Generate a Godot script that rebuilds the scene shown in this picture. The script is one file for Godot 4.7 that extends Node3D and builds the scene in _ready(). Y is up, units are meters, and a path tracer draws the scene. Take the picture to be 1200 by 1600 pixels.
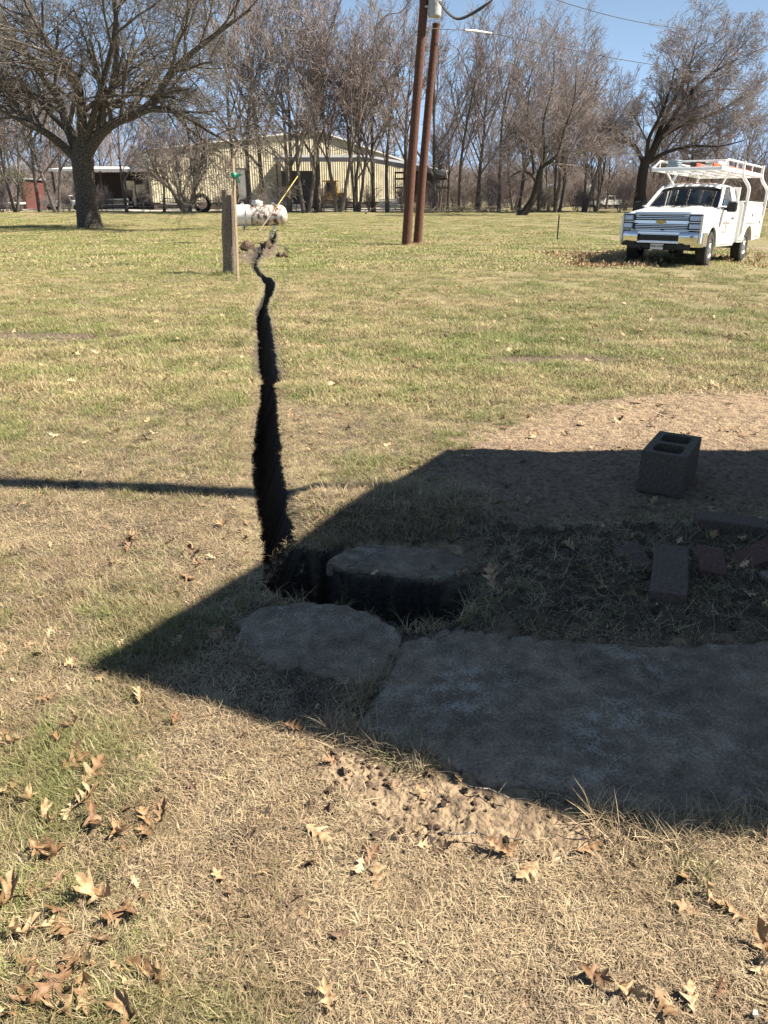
extends Node3D
# Yard with a long narrow trench, broken concrete, a parked service truck and a bare winter tree line.
# x to the right, y up, the camera looks along -z; "d" below is the distance in front of the camera (z = -d).

var rng := RandomNumberGenerator.new()
var nz := FastNoiseLite.new()
var nz2 := FastNoiseLite.new()
var M := {}
var names := {}
var trench_c := PackedFloat32Array()
var trench_w := PackedFloat32Array()
var trench_h := PackedFloat32Array()

# ---------------------------------------------------------------- mesh builder
class MB:
	var v := PackedVector3Array()
	var n := PackedVector3Array()
	var c := PackedColorArray()
	var i := PackedInt32Array()
	var col := Color(1, 1, 1)
	func tri(a: Vector3, b: Vector3, d: Vector3) -> void:
		var m := (b - a).cross(d - a)
		if m.length_squared() < 1e-16:
			return
		m = m.normalized()
		var k := v.size()
		v.append(a); v.append(b); v.append(d)
		n.append(m); n.append(m); n.append(m)
		c.append(col); c.append(col); c.append(col)
		i.append(k); i.append(k + 2); i.append(k + 1)
	func quad(a: Vector3, b: Vector3, d: Vector3, e: Vector3) -> void:
		var m := (d - a).cross(e - b).normalized()
		var k := v.size()
		v.append(a); v.append(b); v.append(d); v.append(e)
		for q in 4:
			n.append(m); c.append(col)
		i.append(k); i.append(k + 2); i.append(k + 1)
		i.append(k); i.append(k + 3); i.append(k + 2)
	func box(o: Vector3, s: Vector3, b := Basis.IDENTITY, bev := 0.0) -> void:
		var h := s * 0.5
		bev = minf(bev, minf(h.x, minf(h.y, h.z)) * 0.9)
		var ax := [b.x, b.y, b.z]
		var hs := [h.x, h.y, h.z]
		for a in 3:
			var p: int = (a + 1) % 3
			var q: int = (a + 2) % 3
			for sg in [-1.0, 1.0]:
				var cc: Vector3 = o + ax[a] * hs[a] * sg
				var U: Vector3 = ax[p] * (hs[p] - bev) * sg
				var W: Vector3 = ax[q] * (hs[q] - bev)
				quad(cc - U - W, cc + U - W, cc + U + W, cc - U + W)
		if bev <= 0.0:
			return
		for a in 3:
			var p: int = (a + 1) % 3
			var q: int = (a + 2) % 3
			for sp in [-1.0, 1.0]:
				for sq in [-1.0, 1.0]:
					var L: Vector3 = ax[a] * (hs[a] - bev)
					var P1: Vector3 = o + ax[p] * hs[p] * sp + ax[q] * (hs[q] - bev) * sq
					var P2: Vector3 = o + ax[p] * (hs[p] - bev) * sp + ax[q] * hs[q] * sq
					if sp * sq > 0:
						quad(P1 - L, P1 + L, P2 + L, P2 - L) if false else quad(P1 - L, P2 - L, P2 + L, P1 + L)
					else:
						quad(P1 + L, P2 + L, P2 - L, P1 - L)
		for sx in [-1.0, 1.0]:
			for sy in [-1.0, 1.0]:
				for sz in [-1.0, 1.0]:
					var A: Vector3 = o + b.x * h.x * sx + b.y * (h.y - bev) * sy + b.z * (h.z - bev) * sz
					var B: Vector3 = o + b.x * (h.x - bev) * sx + b.y * h.y * sy + b.z * (h.z - bev) * sz
					var C: Vector3 = o + b.x * (h.x - bev) * sx + b.y * (h.y - bev) * sy + b.z * h.z * sz
					if sx * sy * sz > 0: tri(A, B, C)
					else: tri(A, C, B)
	func tube(pts: PackedVector3Array, rad: PackedFloat32Array, sides: int, cap := true) -> void:
		var k0 := v.size()
		var np := pts.size()
		var T := (pts[1] - pts[0]).normalized()
		var U := T.cross(Vector3.UP)
		if U.length() < 0.1:
			U = T.cross(Vector3.RIGHT)
		U = U.normalized()
		for j in np:
			var t2: Vector3 = (pts[mini(j + 1, np - 1)] - pts[maxi(j - 1, 0)]).normalized()
			U = (U - t2 * U.dot(t2)).normalized()
			var W := t2.cross(U)
			for s in sides:
				var a := TAU * s / sides
				var m := U * cos(a) + W * sin(a)
				v.append(pts[j] + m * rad[j]); n.append(m); c.append(col)
		for j in np - 1:
			for s in sides:
				var a := k0 + j * sides + s
				var b := k0 + j * sides + (s + 1) % sides
				i.append(a); i.append(a + sides); i.append(b)
				i.append(b); i.append(a + sides); i.append(b + sides)
		if cap:
			for e in [0, np - 1]:
				var m: Vector3 = (pts[0] - pts[1]).normalized() if e == 0 else (pts[np - 1] - pts[np - 2]).normalized()
				var k := v.size()
				v.append(pts[e]); n.append(m); c.append(col)
				for s in sides:
					v.append(v[k0 + e * sides + s]); n.append(m); c.append(col)
				for s in sides:
					i.append(k)
					if e == 0:
						i.append(k + 1 + s); i.append(k + 1 + (s + 1) % sides)
					else:
						i.append(k + 1 + (s + 1) % sides); i.append(k + 1 + s)
	func rod(a: Vector3, b: Vector3, r: float, sides := 6, r2 := -1.0) -> void:
		tube(PackedVector3Array([a, b]), PackedFloat32Array([r, r if r2 < 0 else r2]), sides)
	func lathe(o: Vector3, b: Basis, prof: Array, segs := 20) -> void:   # prof: Vector2(radius, height along b.y)
		for j in prof.size() - 1:
			var p: Vector2 = prof[j]
			var q: Vector2 = prof[j + 1]
			var e := (q - p)
			var nr := Vector2(e.y, -e.x).normalized()
			var k := v.size()
			for s in segs + 1:
				var a := TAU * s / segs
				var dd := b.x * cos(a) + b.z * sin(a)
				v.append(o + dd * p.x + b.y * p.y); v.append(o + dd * q.x + b.y * q.y)
				var m := (dd * nr.x + b.y * nr.y).normalized()
				n.append(m); n.append(m); c.append(col); c.append(col)
			for s in segs:
				var z := k + s * 2
				i.append(z); i.append(z + 2); i.append(z + 1)
				i.append(z + 2); i.append(z + 3); i.append(z + 1)
	func grid(P: Array, smooth := true) -> void:   # rows of PackedVector3Array
		var R := P.size()
		var C: int = P[0].size()
		var k := v.size()
		for r in R:
			for q in C:
				var a: Vector3 = P[mini(r + 1, R - 1)][q] - P[maxi(r - 1, 0)][q]
				var b: Vector3 = P[r][mini(q + 1, C - 1)] - P[r][maxi(q - 1, 0)]
				v.append(P[r][q]); n.append(b.cross(a).normalized()); c.append(col)
		for r in R - 1:
			for q in C - 1:
				var a := k + r * C + q
				i.append(a); i.append(a + C); i.append(a + 1)
				i.append(a + 1); i.append(a + C); i.append(a + C + 1)
	func prism(poly: PackedVector2Array, o: Vector3, ux: Vector3, uy: Vector3, dep: Vector3) -> void:
		# poly counter-clockwise seen with ux right, uy up from the tip of -dep towards +dep away from the viewer
		var t := Geometry2D.triangulate_polygon(poly)
		var f := func(p: Vector2) -> Vector3: return o + ux * p.x + uy * p.y
		var flip := ux.cross(uy).dot(dep) > 0
		for j in range(0, t.size(), 3):
			var a: Vector3 = f.call(poly[t[j]])
			var b: Vector3 = f.call(poly[t[j + 1]])
			var d: Vector3 = f.call(poly[t[j + 2]])
			var m := (b - a).cross(d - a)
			if m.dot(dep) > 0:
				var x := b
				b = d; d = x
			tri(a, b, d)
			tri(a + dep, d + dep, b + dep)
		var area := 0.0
		for j in poly.size():
			area += poly[j].cross(poly[(j + 1) % poly.size()])
		for j in poly.size():
			var a: Vector3 = f.call(poly[j])
			var b: Vector3 = f.call(poly[(j + 1) % poly.size()])
			if (area > 0) != flip:
				quad(a, a + dep, b + dep, b)
			else:
				quad(a, b, b + dep, a + dep)
	func mesh(use_color := false) -> ArrayMesh:
		var a := []
		a.resize(Mesh.ARRAY_MAX)
		a[Mesh.ARRAY_VERTEX] = v
		a[Mesh.ARRAY_NORMAL] = n
		if use_color:
			a[Mesh.ARRAY_COLOR] = c
		a[Mesh.ARRAY_INDEX] = i
		var m := ArrayMesh.new()
		m.add_surface_from_arrays(Mesh.PRIMITIVE_TRIANGLES, a)
		return m

func numbered(s: String) -> String:
	var k: int = names.get(s, 0)
	names[s] = k + 1
	return s if k == 0 else "%s_%03d" % [s, k]

func tag(o: Node, label := "", category := "", group := "", kind := "") -> void:
	if label: o.set_meta("label", label)
	if category: o.set_meta("category", category)
	if group: o.set_meta("group", group)
	if kind: o.set_meta("kind", kind)

func thing(called: String, label: String, category: String, at := Vector3.ZERO, group := "") -> Node3D:
	var o := Node3D.new()
	o.name = numbered(called)
	add_child(o)
	o.position = at
	tag(o, label, category, group)
	return o

func part(called: String, mb, m: Material, parent: Node, use_color := false) -> MeshInstance3D:
	var o := MeshInstance3D.new()
	o.name = called if parent != self else numbered(called)
	o.mesh = mb.mesh(use_color) if mb is MB else mb
	o.material_override = m
	parent.add_child(o, true)
	return o

func copy(o: Node3D, base: String, at: Vector3, turn := 0.0, sc := Vector3.ONE) -> Node3D:
	var r: Node3D = o.duplicate()
	r.name = numbered(base)
	add_child(r)
	r.position = at
	r.rotation.y = turn
	r.scale = sc
	return r

func ramp(pts: Array) -> Gradient:
	var g := Gradient.new()
	var offs := PackedFloat32Array()
	var cols := PackedColorArray()
	for p in pts:
		offs.append(p[0]); cols.append(p[1])
	g.offsets = offs
	g.colors = cols
	return g

func grey(x: float) -> Color:
	return Color(x, x, x)

func ntex(seed_: int, freq: float, oct: int, g: Gradient, size := 512, type := FastNoiseLite.TYPE_SIMPLEX_SMOOTH) -> NoiseTexture2D:
	var t := NoiseTexture2D.new()
	var f := FastNoiseLite.new()
	f.seed = seed_
	f.frequency = freq
	f.noise_type = type
	f.fractal_octaves = oct
	t.width = size
	t.height = size
	t.seamless = true
	t.noise = f
	if g: t.color_ramp = g
	return t

func lin(r: float, g: float, b: float) -> Color:
	return Color(r, g, b).linear_to_srgb()

func mat(c: Color, rough := 0.85, metal := 0.0, tex: Texture2D = null, sc := 1.0, bump: Texture2D = null, bs := 0.0, world := false) -> StandardMaterial3D:
	var m := StandardMaterial3D.new()
	m.albedo_color = c
	m.roughness = rough
	m.metallic = metal
	if tex or bump:
		m.uv1_triplanar = true
		m.uv1_world_triplanar = world
		m.uv1_scale = Vector3.ONE * sc
	if tex: m.albedo_texture = tex
	if bump:
		m.heightmap_enabled = true
		m.heightmap_texture = bump
		m.heightmap_scale = bs
	return m

func V(x: float, y: float, z: float) -> Vector3:
	return Vector3(x, y, z)

func sm(a: float, b: float, x: float) -> float:
	return smoothstep(a, b, x)

# ---------------------------------------------------------------- the lie of the land (x, d in metres)
var Z_PIT := PackedVector2Array([Vector2(-0.53, 2.86), Vector2(-0.43, 3.30), Vector2(-0.27, 3.26), Vector2(-0.24, 3.06), Vector2(-0.11, 2.97), Vector2(0.11, 2.93), Vector2(0.28, 2.90), Vector2(0.42, 2.80), Vector2(0.27, 2.60), Vector2(0.11, 2.55), Vector2(-0.02, 2.66), Vector2(-0.15, 2.73), Vector2(-0.30, 2.77), Vector2(-0.44, 2.80)])
var Z_SLAB := PackedVector2Array([Vector2(0.08, 2.46), Vector2(0.27, 2.54), Vector2(0.50, 2.49), Vector2(0.74, 2.44), Vector2(0.98, 2.42), Vector2(1.50, 2.44), Vector2(2.2, 2.40), Vector2(2.2, 1.66), Vector2(1.06, 1.60), Vector2(0.74, 1.57), Vector2(0.55, 1.62), Vector2(0.31, 1.70), Vector2(0.11, 1.82), Vector2(-0.10, 1.94), Vector2(-0.03, 2.10), Vector2(0.04, 2.29)])
var Z_SLAB_L := PackedVector2Array([Vector2(-0.60, 2.60), Vector2(-0.50, 2.69), Vector2(-0.30, 2.73), Vector2(-0.15, 2.70), Vector2(-0.02, 2.62), Vector2(0.08, 2.49), Vector2(0.04, 2.33), Vector2(-0.02, 2.20), Vector2(-0.09, 2.15), Vector2(-0.25, 2.24), Vector2(-0.43, 2.30), Vector2(-0.57, 2.45)])
var Z_SLAB_M := PackedVector2Array([Vector2(-0.27, 3.18), Vector2(-0.21, 3.31), Vector2(-0.09, 3.38), Vector2(0.12, 3.35), Vector2(0.31, 3.37), Vector2(0.43, 3.24), Vector2(0.37, 3.08), Vector2(0.26, 3.02), Vector2(0.10, 3.04), Vector2(-0.10, 3.09), Vector2(-0.19, 3.12)])
var Z_UPPER := PackedVector2Array([Vector2(0.55, 4.95), Vector2(0.25, 4.45), Vector2(0.45, 3.95), Vector2(0.60, 3.65), Vector2(1.1, 3.62), Vector2(1.6, 3.72), Vector2(2.5, 3.85), Vector2(4.0, 4.2), Vector2(4.0, 6.6), Vector2(3.2, 6.55), Vector2(2.3, 6.4), Vector2(1.5, 6.0), Vector2(1.0, 5.45)])
var Z_RUBBLE := PackedVector2Array([Vector2(0.42, 3.50), Vector2(1.0, 3.55), Vector2(2.6, 3.6), Vector2(2.6, 2.45), Vector2(1.5, 2.45), Vector2(1.0, 2.44), Vector2(0.50, 2.52), Vector2(0.33, 2.64), Vector2(0.50, 2.9)])
var Z_BARE := PackedVector2Array([Vector2(-0.22, 1.86), Vector2(-0.09, 1.92), Vector2(0.12, 1.85), Vector2(0.37, 1.72), Vector2(0.70, 1.62), Vector2(0.66, 1.47), Vector2(0.42, 1.42), Vector2(0.18, 1.44), Vector2(-0.02, 1.53), Vector2(-0.16, 1.64)])

func sdf(poly: PackedVector2Array, x: float, d: float, far := 0.4) -> float:
	var p := Vector2(x, d)
	var best := 1e9
	var inside := false
	var n := poly.size()
	var a := poly[n - 1]
	for k in n:
		var b := poly[k]
		var e := b - a
		var w := p - a
		var t := clampf(w.dot(e) / e.length_squared(), 0.0, 1.0)
		best = minf(best, (w - e * t).length_squared())
		if (a.y > p.y) != (b.y > p.y) and p.x < (b.x - a.x) * (p.y - a.y) / (b.y - a.y) + a.x:
			inside = not inside
		a = b
	best = sqrt(best)
	return -best if inside else best

func make_trench() -> void:
	var T := [[2.80, -0.455, 0.15], [3.0, -0.467, 0.159], [3.34, -0.528, 0.173], [3.748, -0.615, 0.165], [4.14, -0.691, 0.2], [4.607, -0.771, 0.194], [5.174, -0.853, 0.187], [5.878, -0.948, 0.152], [6.773, -1.075, 0.131], [6.95, -1.075, 0.175], [7.1, -1.105, 0.17], [7.32, -1.156, 0.147], [7.952, -1.262, 0.158], [9.574, -1.527, 0.163], [10.637, -1.704, 0.163], [11.387, -1.841, 0.145], [12.321, -1.952, 0.1], [13.596, -2.058, 0.12], [15.148, -2.244, 0.17], [16.122, -2.449, 0.19], [17.079, -2.758, 0.09], [18.651, -3.102, 0.09], [20.528, -3.421, 0.09], [24.143, -3.825, 0.11], [27.326, -4.026, 0.16], [30.087, -4.3, 0.22], [35.132, -4.934, 0.22], [38.5, -5.4, 0.2]]
	var k := 0
	for s in 1950:
		var d := s * 0.02
		while k < T.size() - 2 and d > T[k + 1][0]:
			k += 1
		var t := clampf((d - T[k][0]) / (T[k + 1][0] - T[k][0]), 0, 1)
		var jag := nz.get_noise_2d(d * 5.0, 50.0) * 0.014 + nz.get_noise_2d(d * 30.0, 90.0) * 0.004
		var jw := 0.012 + nz.get_noise_2d(d * 9.0, 150.0) * 0.018 + nz.get_noise_2d(d * 40.0, 190.0) * 0.007
		trench_c.append(lerpf(T[k][1], T[k + 1][1], t) + jag)
		trench_w.append(lerpf(T[k][2], T[k + 1][2], t) + jw)
		var dep := 0.46
		if d > 11.6: dep = 0.3
		if d > 16.6: dep = 0.14
		if d > 26.5: dep = 0.3
		trench_h.append(dep if d > 2.84 else 0.0)

func trench_side(x: float, d: float) -> float:   # distance outside the trench's edge, negative inside
	if d < 2.84 or d > 38.4:
		return 9.0
	var k := int(d / 0.02)
	return absf(x - trench_c[k]) - trench_w[k] * 0.5

func lie(x: float, d: float) -> float:   # broad shape, without trench
	var y := nz.get_noise_2d(x * 0.9, d * 0.9) * 0.05 * sm(2.0, 9.0, d) + nz.get_noise_2d(x * 0.12 + 40, d * 0.12) * 0.12 * sm(9.0, 30.0, d)
	# the drive on the right lies a little lower
	y -= 0.12 * sm(8.2, 9.9, x) * sm(16.5, 20.0, d) * (1.0 - sm(30.0, 45.0, d)) + 0.0
	if d > 4.0:
		# heaps of spoil beside the far end of the trench, low bank in front of the tank
		var a := Vector2(x + 3.9, (d - 24.0) * 0.35).length()
		y += 0.10 * (1.0 - sm(0.2, 1.3, a)) * (0.6 + nz.get_noise_2d(x * 9, d * 9))
		var b := Vector2((x + 5.9) * 0.5, d - 37.3).length()
		y += 0.16 * (1.0 - sm(0.2, 1.0, b))
	return y

func gh(x: float, d: float, deep := true) -> float:
	var y := lie(x, d)
	if d > 7.0 or d < 0.2 or absf(x) > 4.5:
		return y
	y += nz.get_noise_2d(x * 4.0, d * 4.0) * 0.010 + nz.get_noise_2d(x * 17.0 + 9, d * 17.0) * 0.006 + nz.get_noise_2d(x * 60.0 + 9, d * 60.0) * 0.0028
	if d > 1.2 and d < 4.4 and x > -0.9 and x < 2.7:
		# turf bank behind the pit
		y += 0.10 * sm(3.36, 3.66, d + nz.get_noise_2d(x * 20, 7.0) * 0.05) * (1.0 - sm(3.75, 4.3, d)) * sm(-0.55, -0.35, x) * (1.0 - sm(0.45, 0.8, x))
		var e := nz.get_noise_2d(x * 22.0, d * 22.0) * 0.035
		var s := sdf(Z_RUBBLE, x, d)
		if s < 0.1:
			y += (0.035 + 0.05 * nz.get_noise_2d(x * 13.0, d * 13.0 + 70) + 0.02 * nz.get_noise_2d(x * 40.0, d * 40.0 + 70)) * (1.0 - sm(-0.12, 0.06, s))
		s = sdf(Z_BARE, x, d)
		if s < 0.1:
			y += (0.003 * nz.get_noise_2d(x * 70.0, d * 70.0 + 30) + 0.004 * nz.get_noise_2d(x * 9.0, d * 9.0 + 30)) * (1.0 - sm(-0.06, 0.06, s))
		s = sdf(Z_SLAB, x, d)
		if s < 0.1:
			y -= 0.055 * (1.0 - sm(-0.06, 0.0, s + e + 0.02))
		s = sdf(Z_SLAB_L, x, d)
		if s < 0.1:
			y -= 0.06 * (1.0 - sm(-0.05, 0.0, s + e + 0.01))
		s = sdf(Z_SLAB_M, x, d)
		if s < 0.1:
			y -= 0.045 * (1.0 - sm(-0.10, 0.10, s + e * 0.6))
			y -= 0.20 * (1.0 - sm(0.0, 0.05, s + e * 0.4)) * (1.0 - sm(3.10, 3.2, d + e)) * (1.0 - sm(0.26, 0.38, x + e))
		if deep:
			s = sdf(Z_PIT, x, d)
			if s < 0.06:
				y = lerpf(y, -0.36 + nz.get_noise_2d(x * 20, d * 20) * 0.05, 1.0 - sm(-0.035, 0.012, s + e * 0.6))
	if deep and d > 2.84:
		var t := trench_side(x, d)
		if t < 0.03:
			y -= 0.46 * (1.0 - sm(-0.022, 0.006, t))
	return y

func bare(x: float, d: float) -> float:   # 0 under turf, 1 on bare ground
	var e := nz.get_noise_2d(x * 5.0, d * 5.0 + 200) * 0.14 + nz.get_noise_2d(x * 18.0, d * 18.0 + 200) * 0.08
	var b := 0.0
	if d < 7.2 and d > 1.0 and x > -1.2:
		b = maxf(b, 1.0 - sm(-0.06, 0.12, sdf(Z_UPPER, x, d) + e * 1.3))
		b = maxf(b, 1.0 - sm(-0.05, 0.06, sdf(Z_BARE, x, d) + e * 0.6))
		b = maxf(b, 1.0 - sm(0.0, 0.05, sdf(Z_SLAB, x, d) + e * 0.25))
		b = maxf(b, 1.0 - sm(0.0, 0.05, sdf(Z_SLAB_L, x, d) + e * 0.25))
		b = maxf(b, 1.0 - sm(0.0, 0.04, sdf(Z_SLAB_M, x, d) + e * 0.2))
		b = maxf(b, 1.0 - sm(-0.02, 0.02, sdf(Z_PIT, x, d)))
		b = maxf(b, 0.86 * (1.0 - sm(-0.08, 0.10, sdf(Z_RUBBLE, x, d) + e)))
	if d > 1.8 and d < 2.5:
		b = maxf(b, 0.62 * (1.0 - sm(0.6, 1.2, Vector2((x + 0.22) / 0.42, (d - 2.13) / 0.17).length() + e * 2.0)))
	var q := Vector2((x + 4.7) / 1.5, (d - 9.25) / 0.45).length() + e * 1.2
	b = maxf(b, 1.0 - sm(0.7, 1.15, q))
	q = Vector2((x - 1.9) / 0.80, (d - 7.9) / 0.19).length() + e * 1.2
	b = maxf(b, 1.0 - sm(0.6, 1.3, q))
	q = Vector2((x + 3.85) / 0.75, (d - 24.0) / 4.5).length() + e * 2.0
	b = maxf(b, 0.9 * (1.0 - sm(0.55, 1.2, q)))
	q = Vector2((x + 0.55) / 0.22, (d - 8.0) / 0.30).length() + e * 2.5
	b = maxf(b, 0.85 * (1.0 - sm(0.4, 1.2, q)))
	q = Vector2((x + 0.25) / 0.3, (d - 1.2) / 0.22).length() + e * 3.0
	b = maxf(b, 0.55 * (1.0 - sm(0.3, 1.2, q)))
	q = Vector2((x - 0.42) / 0.32, (d - 1.03) / 0.12).length() + e * 3.0
	b = maxf(b, 0.8 * (1.0 - sm(0.3, 1.2, q)))
	# wheel tracks and the drive
	if d > 15:
		b = maxf(b, 0.75 * sm(10.0, 12.5, x + e * 8.0) * sm(19.5, 21.5, d + e * 4.0) * (1.0 - sm(27, 31, d)))
	return b

func green(x: float, d: float) -> float:   # share of live grass
	var g := nz2.get_noise_2d(x * 0.55, d * 0.55) * 0.55 + nz2.get_noise_2d(x * 1.7, d * 1.7 + 30) * 0.5 + nz2.get_noise_2d(x * 0.16, d * 0.16 + 60) * 0.35
	var base := 0.22 + 0.16 * sm(2.5, 8.0, d) + 0.12 * sm(10.0, 26.0, d)
	g = base + g * 0.75
	if d < 6.0:
		g += 0.30 * (1.0 - sm(0.55, 0.9, Vector2((x + 0.95) / 0.45, (d - 1.55) / 0.5).length()))
		g += 0.35 * (1.0 - sm(0.3, 1.0, Vector2((x + 0.3) / 0.3, (d - 1.02) / 0.12).length()))
		g -= 0.45 * sm(-0.4, 0.1, x) * (1.0 - sm(2.2, 2.8, d))
		g -= 0.30 * (1.0 - sm(0.5, 1.2, Vector2((x + 0.45) / 0.5, (d - 1.55) / 0.5).length()))
		g -= 0.2 * (1.0 - sm(0.1, 0.5, absf(x + 0.7))) * sm(3.0, 3.4, d)
		g -= 0.5 * (1.0 - sm(0.3, 0.6, Vector2(x + 0.35, (d - 2.25) * 1.2).length()))
	g += 0.3 * (1.0 - sm(0.5, 1.1, Vector2((x + 1.2) / 0.8, (d - 2.3) / 0.5).length())) * 0.4
	g += 0.30 * (1.0 - sm(0.4, 1.2, Vector2((x - 1.6) / 1.6, (d - 8.3) / 1.2).length()))
	return clampf(g, 0.0, 1.0)

func soil(x: float, d: float) -> Color:
	var a := nz2.get_noise_2d(x * 3.0, d * 3.0 + 400)
	var thatch := Color(0.065, 0.047, 0.031).lerp(Color(0.135, 0.098, 0.062), clampf(0.5 + a, 0, 1))  # near ground darkened, painting in the shade between the grass blades
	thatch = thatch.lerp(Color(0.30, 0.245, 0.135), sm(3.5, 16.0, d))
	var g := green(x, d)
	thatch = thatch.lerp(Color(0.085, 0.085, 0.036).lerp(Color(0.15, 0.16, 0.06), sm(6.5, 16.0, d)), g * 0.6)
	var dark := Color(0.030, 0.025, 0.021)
	var pale := Color(0.315, 0.232, 0.148).lerp(Color(0.185, 0.132, 0.085), clampf(0.45 + nz2.get_noise_2d(x * 9.0, d * 9.0), 0, 1))
	var b := bare(x, d)
	if d < 7.3:
		var dark_mix := 0.0  # how far the ground goes to near-black round pit, slab foot and rubble
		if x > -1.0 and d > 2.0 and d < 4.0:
			dark_mix = 1.0 - sm(0.0, 0.16, sdf(Z_PIT, x, d) + nz.get_noise_2d(x * 12, d * 12) * 0.12)
			dark_mix = maxf(dark_mix, 0.75 * (1.0 - sm(0.6, 1.2, Vector2((x + 0.2) / 0.42, (d - 2.13) / 0.18).length() + nz.get_noise_2d(x * 9, d * 9) * 0.3)))
			dark_mix = maxf(dark_mix, 0.7 * (1.0 - sm(-0.1, 0.1, sdf(Z_RUBBLE, x, d) + nz.get_noise_2d(x * 9, d * 9) * 0.15)))
		var clay := Color(0.17, 0.118, 0.080)
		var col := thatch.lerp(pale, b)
		if x > 0.2 and d > 3.4 and d < 5.0:
			col = col.lerp(clay, 0.45)
		col = col.lerp(dark, dark_mix)
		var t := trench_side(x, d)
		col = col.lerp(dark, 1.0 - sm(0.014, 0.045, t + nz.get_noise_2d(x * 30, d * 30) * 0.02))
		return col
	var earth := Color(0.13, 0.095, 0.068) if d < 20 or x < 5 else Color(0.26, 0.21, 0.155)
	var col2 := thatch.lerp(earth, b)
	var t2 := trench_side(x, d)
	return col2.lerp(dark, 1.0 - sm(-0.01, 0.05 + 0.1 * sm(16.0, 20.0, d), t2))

func _ready() -> void:
	rng.seed = 71
	nz.seed = 5; nz.frequency = 1.0; nz.noise_type = FastNoiseLite.TYPE_SIMPLEX_SMOOTH; nz.fractal_octaves = 2
	nz2.seed = 19; nz2.frequency = 1.0; nz2.noise_type = FastNoiseLite.TYPE_SIMPLEX_SMOOTH; nz2.fractal_octaves = 2
	var cam := Camera3D.new()
	cam.name = "camera"
	cam.position = V(0, 1.6, 0)
	cam.rotation_degrees = V(-23.11, 0, 0)
	cam.fov = 69.4
	cam.far = 3000
	cam.near = 0.05
	add_child(cam)
	cam.current = true
	var env := Environment.new()
	env.background_mode = Environment.BG_SKY
	var sky := Sky.new()
	var pm := ProceduralSkyMaterial.new()
	pm.sky_top_color = lin(0.052, 0.082, 0.135)
	pm.sky_horizon_color = lin(0.235, 0.345, 0.490)
	pm.sky_curve = 0.125
	pm.ground_horizon_color = lin(0.16, 0.16, 0.15)
	pm.ground_bottom_color = lin(0.10, 0.09, 0.07)
	pm.sun_angle_max = 12.0
	sky.sky_material = pm
	env.sky = sky
	env.tonemap_mode = Environment.TONE_MAPPER_LINEAR
	env.tonemap_exposure = 3.0
	env.sdfgi_enabled = true
	env.ssao_enabled = true
	env.ssil_enabled = true
	var we := WorldEnvironment.new()
	we.name = "surroundings"
	we.environment = env
	add_child(we)
	var sun := DirectionalLight3D.new()
	sun.name = "sun"
	sun.light_energy = 1.6
	sun.light_color = Color(1.0, 0.955, 0.88)
	sun.light_angular_distance = 0.53
	sun.shadow_enabled = true
	add_child(sun)
	# shadows fall to the left and a touch away from the camera
	sun.look_at_from_position(V(0, 50, 0), V(0, 50, 0) + V(-0.9976 * cos(deg_to_rad(48)), -sin(deg_to_rad(48)), -0.0698 * cos(deg_to_rad(48))))

	make_trench()
	materials()
	make_ground()
	background()
	make_trees()
	poles()
	make_truck()
	yard_things()
	concrete()
	off_frame_house()
	grass()
	leaves()

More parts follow.
